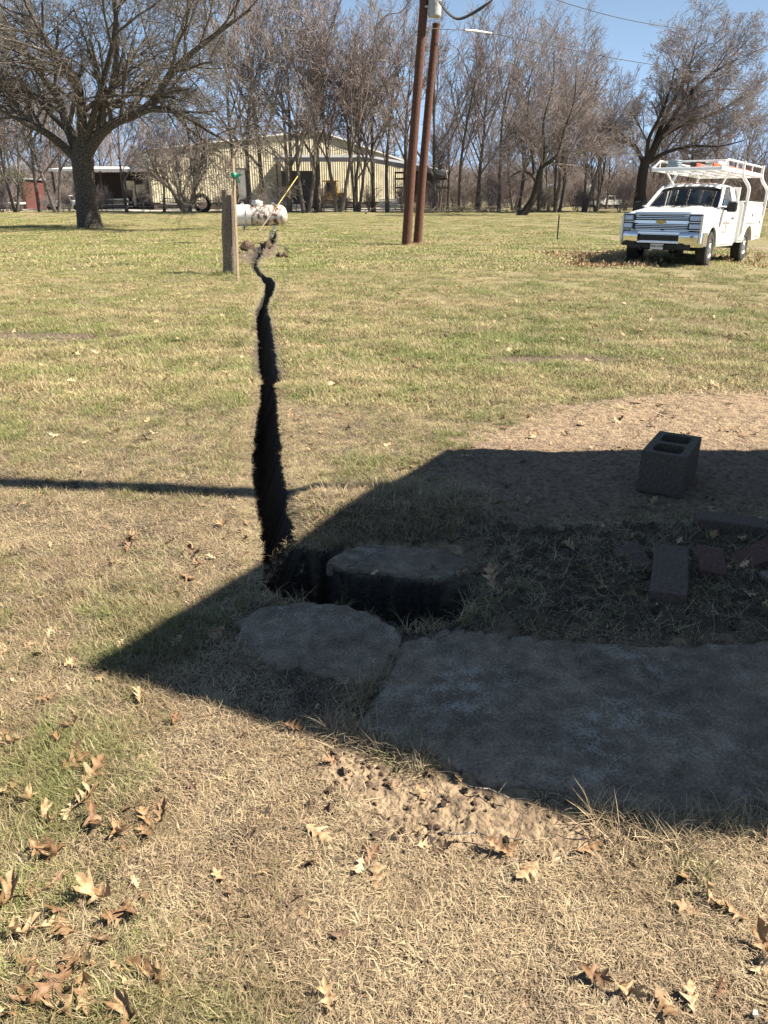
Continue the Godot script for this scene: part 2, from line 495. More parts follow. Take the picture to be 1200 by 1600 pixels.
func materials() -> void:
	var fine := ntex(3, 0.02, 5, ramp([[0.0, grey(0.62)], [0.45, grey(0.86)], [1.0, grey(1.0)]]))
	var rough_h := ntex(4, 0.03, 5, null)
	var crumb := ntex(8, 0.06, 4, null)
	M.fine = fine
	M.rough_h = rough_h
	M.crumb = crumb
	var gm := mat(Color.WHITE, 0.95, 0.0, ntex(5, 0.035, 5, ramp([[0.0, grey(0.55)], [0.4, grey(0.82)], [0.62, grey(0.96)], [1.0, grey(1.0)]])), 1.3, crumb, 1.2, true)
	gm.vertex_color_use_as_albedo = true
	M.ground = gm
	M.concrete = mat(Color.WHITE, 0.92, 0.0, dirty_concrete(), 0.45, crumb, 0.8, true)
	M.block = mat(lin(0.24, 0.195, 0.15), 0.95, 0.0, fine, 6.0, crumb, 1.2)
	M.brick = mat(lin(0.18, 0.13, 0.105), 0.93, 0.0, fine, 5.0, crumb, 0.8)
	M.brick_red = mat(lin(0.19, 0.105, 0.08), 0.93, 0.0, fine, 5.0, crumb, 0.8)
	M.stone = mat(lin(0.30, 0.25, 0.20), 0.93, 0.0, fine, 5.0, crumb, 0.8)
	M.clod = mat(lin(0.14, 0.095, 0.065), 0.97, 0.0, fine, 8.0, crumb, 0.8)
	var blade := mat(Color.WHITE, 0.7)
	blade.vertex_color_use_as_albedo = true
	blade.cull_mode = BaseMaterial3D.CULL_DISABLED
	blade.backlight_enabled = true
	blade.backlight = Color(0.35, 0.35, 0.35)
	M.blade = blade
	var leaf_t := ntex(31, 0.02, 4, ramp([[0.0, Color(0.60, 0.50, 0.42)], [0.5, Color(0.88, 0.83, 0.76)], [1.0, Color(1, 1, 1)]]), 256)
	for k in 4:
		var lc: Color = [lin(0.36, 0.255, 0.155), lin(0.235, 0.15, 0.088), lin(0.46, 0.365, 0.245), lin(0.15, 0.098, 0.062)][k]
		var lm := mat(lc, 0.65, 0.0, leaf_t, 7.0)
		lm.cull_mode = BaseMaterial3D.CULL_DISABLED
		lm.backlight_enabled = true
		lm.backlight = Color(0.3, 0.3, 0.3)
		M["leaf%d" % k] = lm
	var bark_t := ntex(41, 0.022, 5, ramp([[0.0, grey(0.35)], [0.42, grey(0.55)], [0.58, grey(0.90)], [1.0, grey(1.0)]]))
	M.bark = mat(lin(0.25, 0.21, 0.175), 0.95, 0.0, bark_t, 1.1, rough_h, 9.0)
	M.bark_pale = mat(lin(0.34, 0.29, 0.245), 0.95, 0.0, bark_t, 1.6, crumb, 3.0)
	M.bark_dark = mat(lin(0.12, 0.095, 0.078), 0.95, 0.0, bark_t, 1.6, crumb, 3.0)
	M.twig = mat(lin(0.225, 0.19, 0.182), 0.9)
	M.twig_red = mat(lin(0.21, 0.172, 0.172), 0.9)
	M.evergreen = mat(lin(0.055, 0.065, 0.022), 0.8)
	M.evergreen.backlight_enabled = true
	M.evergreen.backlight = Color(0.3, 0.3, 0.3)
	M.pole = mat(lin(0.15, 0.062, 0.038), 0.85, 0.0, ntex(51, 0.03, 4, ramp([[0.0, grey(0.55)], [0.5, grey(0.85)], [1.0, grey(1.0)]])), 0.7, crumb, 1.0)
	M.post = mat(lin(0.30, 0.24, 0.19), 0.9, 0.0, fine, 1.2, crumb, 1.5)
	M.board = mat(lin(0.45, 0.35, 0.23), 0.85, 0.0, fine, 2.0)
	M.yellow = mat(lin(0.50, 0.40, 0.12), 0.6, 0.0, fine, 2.0)
	M.ribbon = mat(lin(0.03, 0.25, 0.16), 0.5)
	M.galv = mat(lin(0.45, 0.46, 0.47), 0.45, 0.6)
	M.can = mat(lin(0.55, 0.56, 0.56), 0.45, 0.0, fine, 2.0)
	M.cable = mat(lin(0.03, 0.03, 0.033), 0.6)
	M.wire = mat(lin(0.025, 0.025, 0.03), 0.6)
	M.grip = mat(lin(0.5, 0.5, 0.5), 0.5)
	var rust := ntex(61, 0.012, 5, ramp([[0.0, Color(0.36, 0.20, 0.12)], [0.36, Color(0.46, 0.28, 0.18)], [0.43, Color(0.80, 0.72, 0.66)], [0.52, Color(0.97, 0.96, 0.95)], [1.0, Color(1, 1, 1)]]))
	M.tank = mat(lin(0.74, 0.74, 0.74), 0.45)
	M.tank_rust = mat(lin(0.70, 0.68, 0.66), 0.6, 0.0, rust, 0.42)
	M.cream = mat(lin(0.66, 0.61, 0.45), 0.6, 0.0, ntex(71, 0.01, 4, ramp([[0.0, grey(0.82)], [1.0, grey(1.0)]])), 0.15)
	M.roofwhite = mat(lin(0.72, 0.72, 0.70), 0.5, 0.1)
	M.shed_dark = mat(lin(0.10, 0.095, 0.09), 0.9)
	M.shed_brown = mat(lin(0.085, 0.065, 0.055), 0.9, 0.0, fine, 0.7)
	M.roofgrey = mat(lin(0.22, 0.23, 0.25), 0.6, 0.2)
	M.machine = mat(lin(0.50, 0.30, 0.05), 0.6, 0.0, fine, 0.9)
	M.iron = mat(lin(0.06, 0.05, 0.045), 0.75, 0.2, fine, 1.2)
	M.red = mat(lin(0.14, 0.045, 0.04), 0.7, 0.0, fine, 1.0)
	M.rubber = mat(lin(0.022, 0.022, 0.022), 0.85)
	M.gravel = mat(lin(0.46, 0.43, 0.38), 0.95, 0.0, fine, 0.8, crumb, 2.0, true)
	M.white = mat(lin(0.78, 0.78, 0.77), 0.32)
	M.white.clearcoat_enabled = true
	M.white.clearcoat = 0.7
	M.white.clearcoat_roughness = 0.08
	M.chrome = mat(lin(0.70, 0.70, 0.70), 0.13, 1.0)
	M.black = mat(lin(0.015, 0.015, 0.016), 0.6)
	M.under = mat(lin(0.02, 0.02, 0.02), 0.9)
	M.glass = mat(Color(0.02, 0.025, 0.03, 0.45), 0.03)
	M.glass.transparency = BaseMaterial3D.TRANSPARENCY_ALPHA
	M.lamp = mat(lin(0.42, 0.42, 0.42), 0.12, 0.7)
	M.amber = mat(lin(0.50, 0.22, 0.05), 0.2)
	M.gold = mat(lin(0.50, 0.36, 0.10), 0.4, 0.3)
	M.rim = mat(lin(0.55, 0.55, 0.55), 0.3, 0.9)
	M.orange = mat(lin(0.60, 0.10, 0.03), 0.5)
	M.alu = mat(lin(0.68, 0.68, 0.68), 0.4, 0.3)
	M.redprint = mat(lin(0.42, 0.03, 0.03), 0.5)
	M.greyprint = mat(lin(0.28, 0.26, 0.26), 0.5)
	M.inkprint = mat(lin(0.03, 0.03, 0.05), 0.5)
	M.seat = mat(lin(0.06, 0.06, 0.065), 0.9)
	M.siding = mat(lin(0.45, 0.42, 0.37), 0.7, 0.0, fine, 1.0)
	M.shingle = mat(lin(0.12, 0.11, 0.10), 0.95, 0.0, fine, 2.0)

func layer(seed_: int, freq: float, oct: int, size: int) -> PackedByteArray:
	var f := FastNoiseLite.new()
	f.seed = seed_
	f.frequency = freq
	f.noise_type = FastNoiseLite.TYPE_SIMPLEX_SMOOTH
	f.fractal_octaves = oct
	var im := f.get_seamless_image(size, size)
	im.convert(Image.FORMAT_L8)
	return im.get_data()

func dirty_concrete() -> ImageTexture:
	# soil film over old concrete, worn through to pale grit in speckled patches
	var n := 768
	var film := layer(101, 0.008, 4, n)
	var patch := layer(102, 0.006, 3, n)
	var grit := layer(103, 0.22, 3, n)
	var crack := layer(104, 0.03, 5, n)
	var out := PackedByteArray()
	out.resize(n * n * 3)
	for k in n * n:
		var a := film[k] / 255.0
		var g := grit[k] / 255.0
		var c := crack[k] / 255.0
		var w := clampf((patch[k] / 255.0 - 0.52) * 3.0, 0.0, 1.0) * clampf((g + c - 1.0) * 4.0, 0.0, 1.0)
		var v := 0.335 + 0.15 * a + 0.26 * (g - 0.5) + 0.18 * (c - 0.5)
		out[k * 3] = int(clampf(lerpf(v * 1.10, 0.60, w), 0, 1) * 255)
		out[k * 3 + 1] = int(clampf(lerpf(v * 0.985, 0.575, w), 0, 1) * 255)
		out[k * 3 + 2] = int(clampf(lerpf(v * 0.84, 0.54, w), 0, 1) * 255)
	return ImageTexture.create_from_image(Image.create_from_data(n, n, false, Image.FORMAT_RGB8, out))

# ---------------------------------------------------------------- ground
func ground_patch(xs: PackedFloat32Array, ds: PackedFloat32Array, mb: MB) -> void:
	var C := xs.size()
	var k := mb.v.size()
	for d in ds:
		for x in xs:
			var y := gh(x, d)
			var ux := x
			if d > 2.84 and d < 7.0 and trench_side(x, d) < 0.02:
				# the trench was cut at a slant, so its left side is undercut
				ux -= 0.36 * maxf(0.0, lie(x, d) - 0.02 - y)
			mb.v.append(V(ux, y, -d))
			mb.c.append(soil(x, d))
	patch_faces(mb, k, ds.size(), C)

func patch_faces(mb: MB, k: int, R: int, C: int) -> void:
	for r in R:
		for q in C:
			var a: Vector3 = mb.v[k + mini(r + 1, R - 1) * C + q] - mb.v[k + maxi(r - 1, 0) * C + q]
			var b: Vector3 = mb.v[k + r * C + mini(q + 1, C - 1)] - mb.v[k + r * C + maxi(q - 1, 0)]
			mb.n.append(b.cross(a).normalized())
	for r in R - 1:
		for q in C - 1:
			var a := k + r * C + q
			mb.i.append(a); mb.i.append(a + C); mb.i.append(a + 1)
			mb.i.append(a + 1); mb.i.append(a + C); mb.i.append(a + C + 1)

func steps(a: float, b: float, s: float) -> PackedFloat32Array:
	var out := PackedFloat32Array()
	var n := int(ceil((b - a) / s))
	for k in n + 1:
		out.append(lerpf(a, b, float(k) / n))
	return out

func make_ground() -> void:
	var mb := MB.new()
	var ds := steps(0.3, 4.4, 0.0155)
	var d2 := steps(4.4, 6.5, 0.028)
	for k in range(1, d2.size()):
		ds.append(d2[k])
	ground_patch(steps(-3.3, 3.6, 0.0175), ds, mb)
	# round about the fine patch
	ground_patch(PackedFloat32Array([-800, -200, -60, -25, -12, -8, -6, -5, -4.4, -3.8, -3.3]), PackedFloat32Array([0.3, 1, 2, 3, 4, 5, 6, 6.5]), mb)
	ground_patch(PackedFloat32Array([3.6, 4.2, 5, 6, 8, 12, 25, 60, 200, 800]), PackedFloat32Array([0.3, 1, 2, 3, 4, 5, 6, 6.5]), mb)
	ground_patch(PackedFloat32Array([-800, -100, -20, -6, -3.3, -1, 0, 1, 3.6, 8, 20, 100, 800]), PackedFloat32Array([-800, -100, -20, -5, -1, 0.3]), mb)
	# the field beyond, laid along the trench
	var rows := PackedFloat32Array([6.5])
	while rows[-1] < 38.36:
		rows.append(rows[-1] * (1.0075 if rows[-1] < 18 else 1.012))
	rows[-1] = 38.36
	var offs := PackedFloat32Array()
	for o in [600.0, 250.0, 120.0, 70.0, 45.0, 30.0, 22.0, 17.0, 13.5, 11.0, 9.0, 7.5, 6.2, 5.2, 4.4, 3.7, 3.1, 2.6, 2.2, 1.8, 1.5, 1.2, 0.95, 0.75, 0.58, 0.44, 0.33, 0.24, 0.16, 0.10, 0.06, 0.03, 0.0]:
		offs.append(o)
	var k0 := mb.v.size()
	var C := offs.size() * 2 + 2
	for d in rows:
		var k := int(d / 0.02)
		var c := trench_c[k]
		var w := trench_w[k] * 0.5
		var left := []
		for o in offs:
			var x := c - w - o
			left.append(V(x, lie(x, d), -d))
		var fl := lie(c, d) - trench_h[k]
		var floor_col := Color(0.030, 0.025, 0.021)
		for p in left:
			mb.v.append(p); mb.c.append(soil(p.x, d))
		var slant := 0.36 * trench_h[k]
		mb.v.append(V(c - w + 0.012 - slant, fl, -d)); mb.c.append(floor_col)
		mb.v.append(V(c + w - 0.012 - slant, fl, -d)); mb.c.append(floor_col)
		for j in range(offs.size() - 1, -1, -1):
			var x := c + w + offs[j]
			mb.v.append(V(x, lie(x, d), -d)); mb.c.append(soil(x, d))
	patch_faces(mb, k0, rows.size(), C)
	var far := PackedFloat32Array([38.36])
	while far[-1] < 130: far.append(far[-1] * 1.03)
	for d in [180.0, 260.0, 500.0, 1500.0]: far.append(d)
	var fx := PackedFloat32Array([-1500, -500, -200, -110])
	fx.append_array(steps(-80, 80, 1.6))
	for x in [110.0, 200.0, 500.0, 1500.0]: fx.append(x)
	ground_patch(fx, far, mb)
	var g := part("ground", mb, M.ground, self, true)
	tag(g, "", "", "", "structure")
	# pale crushed-stone yard round the sheds
	var yb := MB.new()
	var P := []
	for d in [94.0, 100.0, 106.0, 112.0, 118.0]:
		var row := PackedVector3Array()
		for x in range(-60, 8, 4):
			row.append(V(x, lie(x, d) + 0.05, -(d + nz.get_noise_2d(x * 0.3, d) * 1.2)))
		P.append(row)
	yb.grid(P)
	tag(part("gravel_yard", yb, M.gravel, self), "", "", "", "structure")
	# a scrap of pale gravel by the camera
	var sb := MB.new()
	for k in 240:
		var x := rng.randf_range(0.70, 1.05)
		var d := rng.randf_range(0.80, 1.045)
		if Vector2((x - 0.92) / 0.2, (d - 0.93) / 0.13).length() + rng.randf() * 0.35 > 1.1: continue
		var r := rng.randf_range(0.006, 0.017)
		pebble(sb, V(x, gh(x, d) + 0.016 + r * 0.3, -d), r)
	var st := part("pale_gravel", sb, mat(lin(0.50, 0.46, 0.41), 0.9), self)
	tag(st, "scrap of pale crushed stone in the bottom right corner", "gravel", "", "stuff")
	# loose clods on the bare ground and round the pit
	var cb := MB.new()
	for k in 1500:
		var x := rng.randf_range(-0.5, 2.0)
		var d := rng.randf_range(1.4, 4.2)
		var s := sdf(Z_BARE, x, d)
		var s2 := absf(sdf(Z_PIT, x, d) - 0.04)
		var s3 := sdf(Z_RUBBLE, x, d)
		var chance := 0.0
		if s < 0.08: chance = 1.0
		elif s2 < 0.10: chance = 0.7
		elif s3 < 0.0: chance = 0.5
		elif bare(x, d) > 0.6: chance = 0.10
		if rng.randf() > chance: continue
		if sdf(Z_PIT, x, d) < 0.02 or sdf(Z_SLAB, x, d) < -0.1: continue
		var r := 0.004 + 0.016 * pow(rng.randf(), 3.0)
		pebble(cb, V(x, gh(x, d) + r * 0.4, -d), r)
	for k in 900:
		var x := rng.randf_range(-0.3, 0.75)
		var d := rng.randf_range(1.38, 1.98)
		if sdf(Z_BARE, x, d) + nz.get_noise_2d(x * 8, d * 8) * 0.06 > 0.05 or nz2.get_noise_2d(x * 7, d * 7) < -0.1: continue
		var r := 0.0025 + 0.010 * pow(rng.randf(), 4.0)
		pebble(cb, V(x, gh(x, d) + r * 0.35, -d), r)
	for q in [[-0.02, 1.50, 0.024], [0.03, 1.495, 0.02], [0.0, 1.52, 0.016], [-0.16, 1.66, 0.018], [0.12, 1.49, 0.014], [0.17, 1.61, 0.015], [-0.12, 1.74, 0.016]]:
		pebble(cb, V(q[0], gh(q[0], q[1]) + 0.006, -q[1]), q[2])
	tag(part("soil_clods", cb, M.clod, self), "brown soil clods scattered over the bare ground beside the slabs", "soil", "", "stuff")

func pebble(mb: MB, o: Vector3, r: float) -> void:
	var b := Basis.from_euler(V(rng.randf() * 6, rng.randf() * 6, rng.randf() * 6))
	var ring := []
	for k in 5:
		var a := TAU * k / 5.0
		ring.append(o + b * (V(cos(a), rng.randf_range(-0.2, 0.2), sin(a)) * r * rng.randf_range(0.75, 1.2)))
	var t := o + b * V(0, r * rng.randf_range(0.6, 0.9), 0)
	var u := o - b * V(0, r * rng.randf_range(0.6, 0.9), 0)
	for k in 5:
		mb.tri(ring[k], t, ring[(k + 1) % 5])
		mb.tri(ring[(k + 1) % 5], u, ring[k])

# ---------------------------------------------------------------- grass
func tuft(blades: int, spread: float, l0: float, l1: float, width: float, lean0: float, lean1: float) -> ArrayMesh:
	var mb := MB.new()
	for k in blades:
		var a := rng.randf() * TAU
		var o := V(rng.randf_range(-1, 1), 0, rng.randf_range(-1, 1)) * spread
		var l := rng.randf_range(l0, l1)
		var up := deg_to_rad(rng.randf_range(lean0, lean1))
		var w := width * rng.randf_range(0.6, 1.2)
		var hd := V(cos(a), 0, sin(a))
		var sd := V(-sin(a), 0, cos(a))
		var sh := rng.randf_range(0.5, 1.2)
		mb.col = Color(sh, sh, sh)
		var p := o
		var segs := 3
		var prev_l := p - sd * w * 0.5
		var prev_r := p + sd * w * 0.5
		var bend := rng.randf_range(0.15, 0.75)
		var twist := rng.randf_range(-0.5, 0.5)
		for s in segs:
			var dirv := hd * cos(up) + Vector3.UP * sin(up)
			p += dirv * (l / segs)
			p.y = maxf(p.y, 0.002)
			up -= bend
			hd = hd.rotated(Vector3.UP, twist)
			sd = V(-hd.z, 0, hd.x)
			var ww := w * (1.0 - (s + 1.0) / segs * 0.9)
			var nl := p - sd * ww * 0.5
			var nr := p + sd * ww * 0.5
			if s == segs - 1:
				mb.tri(prev_l, prev_r, p)
			else:
				mb.quad(prev_l, prev_r, nr, nl)
			prev_l = nl
			prev_r = nr
	return mb.mesh(true)

func straw(g: float) -> Color:
	var t := rng.randf()
	if rng.randf() < g:
		var c := Color(0.145, 0.18, 0.052).lerp(Color(0.28, 0.285, 0.105), t)
		return c
	var dry := Color(0.55, 0.445, 0.275).lerp(Color(0.39, 0.29, 0.175), t)
	if rng.randf() < 0.38:
		dry = Color(0.24, 0.165, 0.095).lerp(Color(0.30, 0.25, 0.18), rng.randf())
	return dry

func scatter(called: String, label: String, mesh: Mesh, xf: Array, cols: PackedColorArray) -> void:
	var mm := MultiMesh.new()
	mm.transform_format = MultiMesh.TRANSFORM_3D
	mm.use_colors = true
	mm.mesh = mesh
	mm.instance_count = xf.size()
	for k in xf.size():
		mm.set_instance_transform(k, xf[k])
		mm.set_instance_color(k, cols[k])
	var o := MultiMeshInstance3D.new()
	o.name = numbered(called)
	o.multimesh = mm
	o.material_override = M.blade
	add_child(o)
	tag(o, label, "grass", "", "stuff")

func grass() -> void:
	# near lawn
	var kinds := [tuft(12, 0.03, 0.022, 0.06, 0.0026, 10, 65), tuft(11, 0.03, 0.02, 0.05, 0.0028, 0, 40), tuft(13, 0.022, 0.035, 0.08, 0.0026, 35, 80)]
	var xf := [[], [], []]
	var cl := [PackedColorArray(), PackedColorArray(), PackedColorArray()]
	for k in 170000:
		var d := 0.6 + 6.6 * pow(rng.randf(), 1.2)
		var half := 0.57 * d + 0.75
		var x := rng.randf_range(-half, half)
		var b := bare(x, d)
		var thin := 0.5 + 0.5 * sm(-0.45, 0.1, nz2.get_noise_2d(x * 4.0 + 70, d * 4.0))
		thin *= 0.45 + 0.55 * sm(-0.35, 0.25, nz2.get_noise_2d(x * 15.0 + 70, d * 15.0))
		if rng.randf() > (1.0 - b) * thin:
			if not (b > 0.3 and b < 0.97 and rng.randf() < 0.05): continue
		if trench_side(x, d) < 0.010 or sdf(Z_PIT, x, d) < 0.02 or sdf(Z_SLAB_M, x, d) < 0.05 or (x > -0.3 and x < 0.42 and d > 2.85 and d < 3.25): continue
		if x > 0.3 and d > 2.4 and d < 3.6 and rng.randf() < 0.35: continue
		var g := green(x, d)
		var which := 2 if rng.randf() < g * 0.85 else rng.randi() % 2
		var s := rng.randf_range(0.7, 1.25)
		if which == 2: s *= 0.75 + 0.4 * g
		if trench_side(x, d) < 0.05: s *= 0.45
		var bs := Basis.from_euler(V(rng.randf_range(-0.15, 0.15), rng.randf() * TAU, rng.randf_range(-0.15, 0.15))).scaled(Vector3.ONE * s)
		xf[which].append(Transform3D(bs, V(x, gh(x, d, false) - 0.003, -d)))
		var wear := 0.84 + 0.34 * nz2.get_noise_2d(x * 2.3 + 31, d * 2.3) + 0.3 * nz2.get_noise_2d(x * 9.0 + 31, d * 9.0)
		var tint: Color = straw(clampf(g * 1.25, 0, 1) if which == 2 else g * 0.35)
		cl[which].append(tint.lerp(Color(0.20, 0.135, 0.080), clampf((1.0 - wear) * 1.4, 0.0, 0.7) * (1.0 - 0.85 * sm(2.2, 6.0, d))) * Color.WHITE.lerp(Color(1.03, 1.08, 0.95), sm(2.5, 7.0, d)))
	# short worn turf along both lips of the trench
	for k in 16000:
		var d := rng.randf_range(2.9, 7.2)
		var t := rng.randf_range(0.004, 0.10)
		var j := int(d / 0.02)
		var x := trench_c[j] + (trench_w[j] * 0.5 + t) * (1.0 if rng.randf() < 0.5 else -1.0)
		if sdf(Z_PIT, x, d) < 0.02: continue
		var which := rng.randi() % 2
		xf[which].append(Transform3D(Basis.from_euler(V(rng.randf_range(-0.2, 0.2), rng.randf() * TAU, rng.randf_range(-0.2, 0.2))).scaled(Vector3.ONE * rng.randf_range(0.3, 0.45 + t * 4.0)), V(x, gh(x, d, false) - 0.003, -d)))
		cl[which].append(straw(0.12))
	scatter("lawn_grass", "short straw-coloured grass of the near lawn", kinds[0], xf[0], cl[0])
	scatter("lawn_grass", "flattened dry thatch of the near lawn", kinds[1], xf[1], cl[1])
	scatter("lawn_grass", "greener upright blades in the near lawn", kinds[2], xf[2], cl[2])
	# mid and far field: coarser tufts
	var mid := [tuft(20, 0.10, 0.05, 0.11, 0.006, 10, 50), tuft(18, 0.09, 0.05, 0.11, 0.006, 40, 75)]
	var mx := [[], []]
	var mc := [PackedColorArray(), PackedColorArray()]
	for k in 95000:
		var d := 5.6 * pow(20.0 / 5.6, pow(rng.randf(), 0.85))
		if d < 7.0 and rng.randf() > sm(5.6, 7.0, d): continue
		var half := 0.62 * d + 1.5
		var x := rng.randf_range(-half, half)
		if rng.randf() < bare(x, d) * 0.96: continue
		if trench_side(x, d) < 0.10: continue
		var g := green(x, d)
		var which := 1 if rng.randf() < 0.3 + g * 0.5 else 0
		var s := rng.randf_range(0.65, 1.1)
		mx[which].append(Transform3D(Basis.from_euler(V(0, rng.randf() * TAU, 0)).scaled(Vector3.ONE * s), V(x, gh(x, d, false) - 0.004, -d)))
		mc[which].append(straw(g) * Color(1.03, 1.08, 0.95))
	scatter("field_grass", "short mixed straw and green grass of the middle field", mid[0], mx[0], mc[0])
	scatter("field_grass", "upright tufts in the middle field", mid[1], mx[1], mc[1])
	var big := tuft(46, 0.42, 0.07, 0.15, 0.020, 20, 65)
	var fx := []
	var fc := PackedColorArray()
	for k in 75000:
		var d := 18.0 * pow(95.0 / 18.0, pow(rng.randf(), 0.75))
		var half := 0.62 * d + 2.5
		var x := rng.randf_range(-half, half)
		if rng.randf() < bare(x, d): continue
		if trench_side(x, d) < 0.35: continue
		var g := green(x, d)
		var s := rng.randf_range(0.6, 1.0)
		fx.append(Transform3D(Basis.from_euler(V(0, rng.randf() * TAU, 0)).scaled(V(s, s * 0.9, s)), V(x, lie(x, d) - 0.01, -d)))
		fc.append(straw(g) * Color(1.04, 1.12, 0.95))
	scatter("field_grass", "yellow-green grass of the far field up to the trees", big, fx, fc)
	# longer wisps along broken edges
	var tall := [tuft(9, 0.02, 0.08, 0.17, 0.0032, 35, 80), tuft(7, 0.03, 0.06, 0.14, 0.0028, 5, 45)]
	var tx := [[], []]
	var tc := [PackedColorArray(), PackedColorArray()]
	for k in 60000:
		var x := rng.randf_range(-1.4, 2.2)
		var d := rng.randf_range(1.0, 7.0)
		var w := 0.0
		var which := rng.randi() % 2
		var sp := sdf(Z_PIT, x, d)
		if sp > 0.012 and sp < 0.09 and bare(x, d) < 0.6: w = 0.35
		var st := trench_side(x, d)
		if st > 0.0 and st < 0.03: w = 0.25
		var sl := sdf(Z_SLAB, x, d)
		if d < 1.75 and x > 0.55 and sl > 0.0 and sl < 0.13: w = 0.9; 
		if x < 0.15 and d > 1.7 and d < 2.25 and sl > 0.0 and sl < 0.09: w = 0.8
		var sr := sdf(Z_RUBBLE, x, d)
		if sr < 0.03 and sr > -2.0 and sl > 0.03 and sp > 0.05: w = maxf(w, 0.20); which = 1
		if d > 3.25 and d < 4.0 and x > -0.4 and x < 0.6 and sp > 0.02: w = maxf(w, 0.3)
		if sl < -0.03 and rng.randf() < 0.035: w = 1.0; which = 1
		if rng.randf() > w or sdf(Z_SLAB_M, x, d) < 0.03 or (x > -0.3 and x < 0.42 and d > 2.85 and d < 3.25): continue
		var s := rng.randf_range(0.5, 1.0)
		if st < 0.03: s *= 0.4
		if sl < -0.03: s *= 0.5
		tx[which].append(Transform3D(Basis.from_euler(V(rng.randf_range(-0.3, 0.3), rng.randf() * TAU, rng.randf_range(-0.3, 0.3))).scaled(Vector3.ONE * s), V(x, 0.016 if sl < -0.03 else gh(x, d, false) - 0.004, -d)))
		tc[which].append(straw(0.08))
	scatter("dry_wisps", "longer dry grass standing along the pit and slab edges", tall[0], tx[0], tc[0])
	scatter("dry_wisps", "tangled dry stems lying over the rubble strip", tall[1], tx[1], tc[1])
	# greener weeds at the foot of the post and of the tank
	var wx := []
	var wc := PackedColorArray()
	for k in 260:
		var foot: Array = [[-3.35, 16.95, 0.45], [-5.9, 38.2, 1.3], [0.85, 28.7, 0.25], [1.25, 29.5, 0.25], [-15.9, 42.6, 0.8]][rng.randi() % 5]
		var x: float = foot[0] + rng.randfn() * foot[2] * 0.5
		var d: float = foot[1] + rng.randfn() * 0.15
		wx.append(Transform3D(Basis.from_euler(V(0, rng.randf() * TAU, 0)).scaled(Vector3.ONE * rng.randf_range(1.2, 2.2)), V(x, lie(x, d), -d)))
		wc.append(Color(0.11, 0.16, 0.04).lerp(Color(0.30, 0.25, 0.11), rng.randf() * rng.randf()) if foot[1] != 28.7 and foot[1] != 29.5 else Color(0.45, 0.34, 0.18))
	scatter("weeds", "taller green weeds at the feet of post, tank and poles", mid[1], wx, wc)

# ---------------------------------------------------------------- fallen leaves
func oak_leaf(l: float, curl: float, fold: float) -> ArrayMesh:
	# lobed outline: half widths along the midrib
	var prof := [[0.0, 0.012], [0.12, 0.02], [0.20, 0.10], [0.25, 0.20], [0.31, 0.07], [0.38, 0.09], [0.45, 0.30], [0.51, 0.34], [0.55, 0.10], [0.63, 0.10], [0.70, 0.27], [0.75, 0.28], [0.79, 0.09], [0.87, 0.12], [1.0, 0.01]]
	var mb := MB.new()
	var rows := []
	for p in prof:
		var row := PackedVector3Array()
		for s in [-1.0, -0.5, 0.0, 0.5, 1.0]:
			var t: float = p[0]
			var w: float = p[1] * s * (rng.randf_range(0.7, 1.1) if absf(s) > 0.7 else 1.0)
			var y := curl * (t - 0.5) * (t - 0.5) * 1.6 + fold * absf(w) + curl * 0.9 * w * w * 4.0 * sin(t * 9.0)
			var lead: float = absf(w) * 0.35 if p[1] > 0.15 else 0.0
			row.append(V(w * l, y * l, -(t - 0.5 + lead) * l))
		rows.append(row)
	mb.grid(rows)
	mb.rod(V(0, curl * 0.4 * l, 0.5 * l), V(0.02 * l, curl * 0.55 * l, 0.72 * l), 0.0011, 4)
	return mb.mesh()

func put_leaf(mesh: Mesh, k: int, x: float, d: float, s: float, tilt: float, label: String, group: String) -> void:
	var o := part("oak_leaf", mesh, M["leaf%d" % k], self)
	o.basis = Basis.from_euler(V(rng.randf_range(-tilt, tilt), rng.randf() * TAU, rng.randf_range(-tilt, tilt))).scaled(Vector3.ONE * s)
	o.position = V(x, maxf(gh(x, d), -0.05) + 0.010 + 0.016 * tilt * s, -d)
	tag(o, label, "leaf", group)

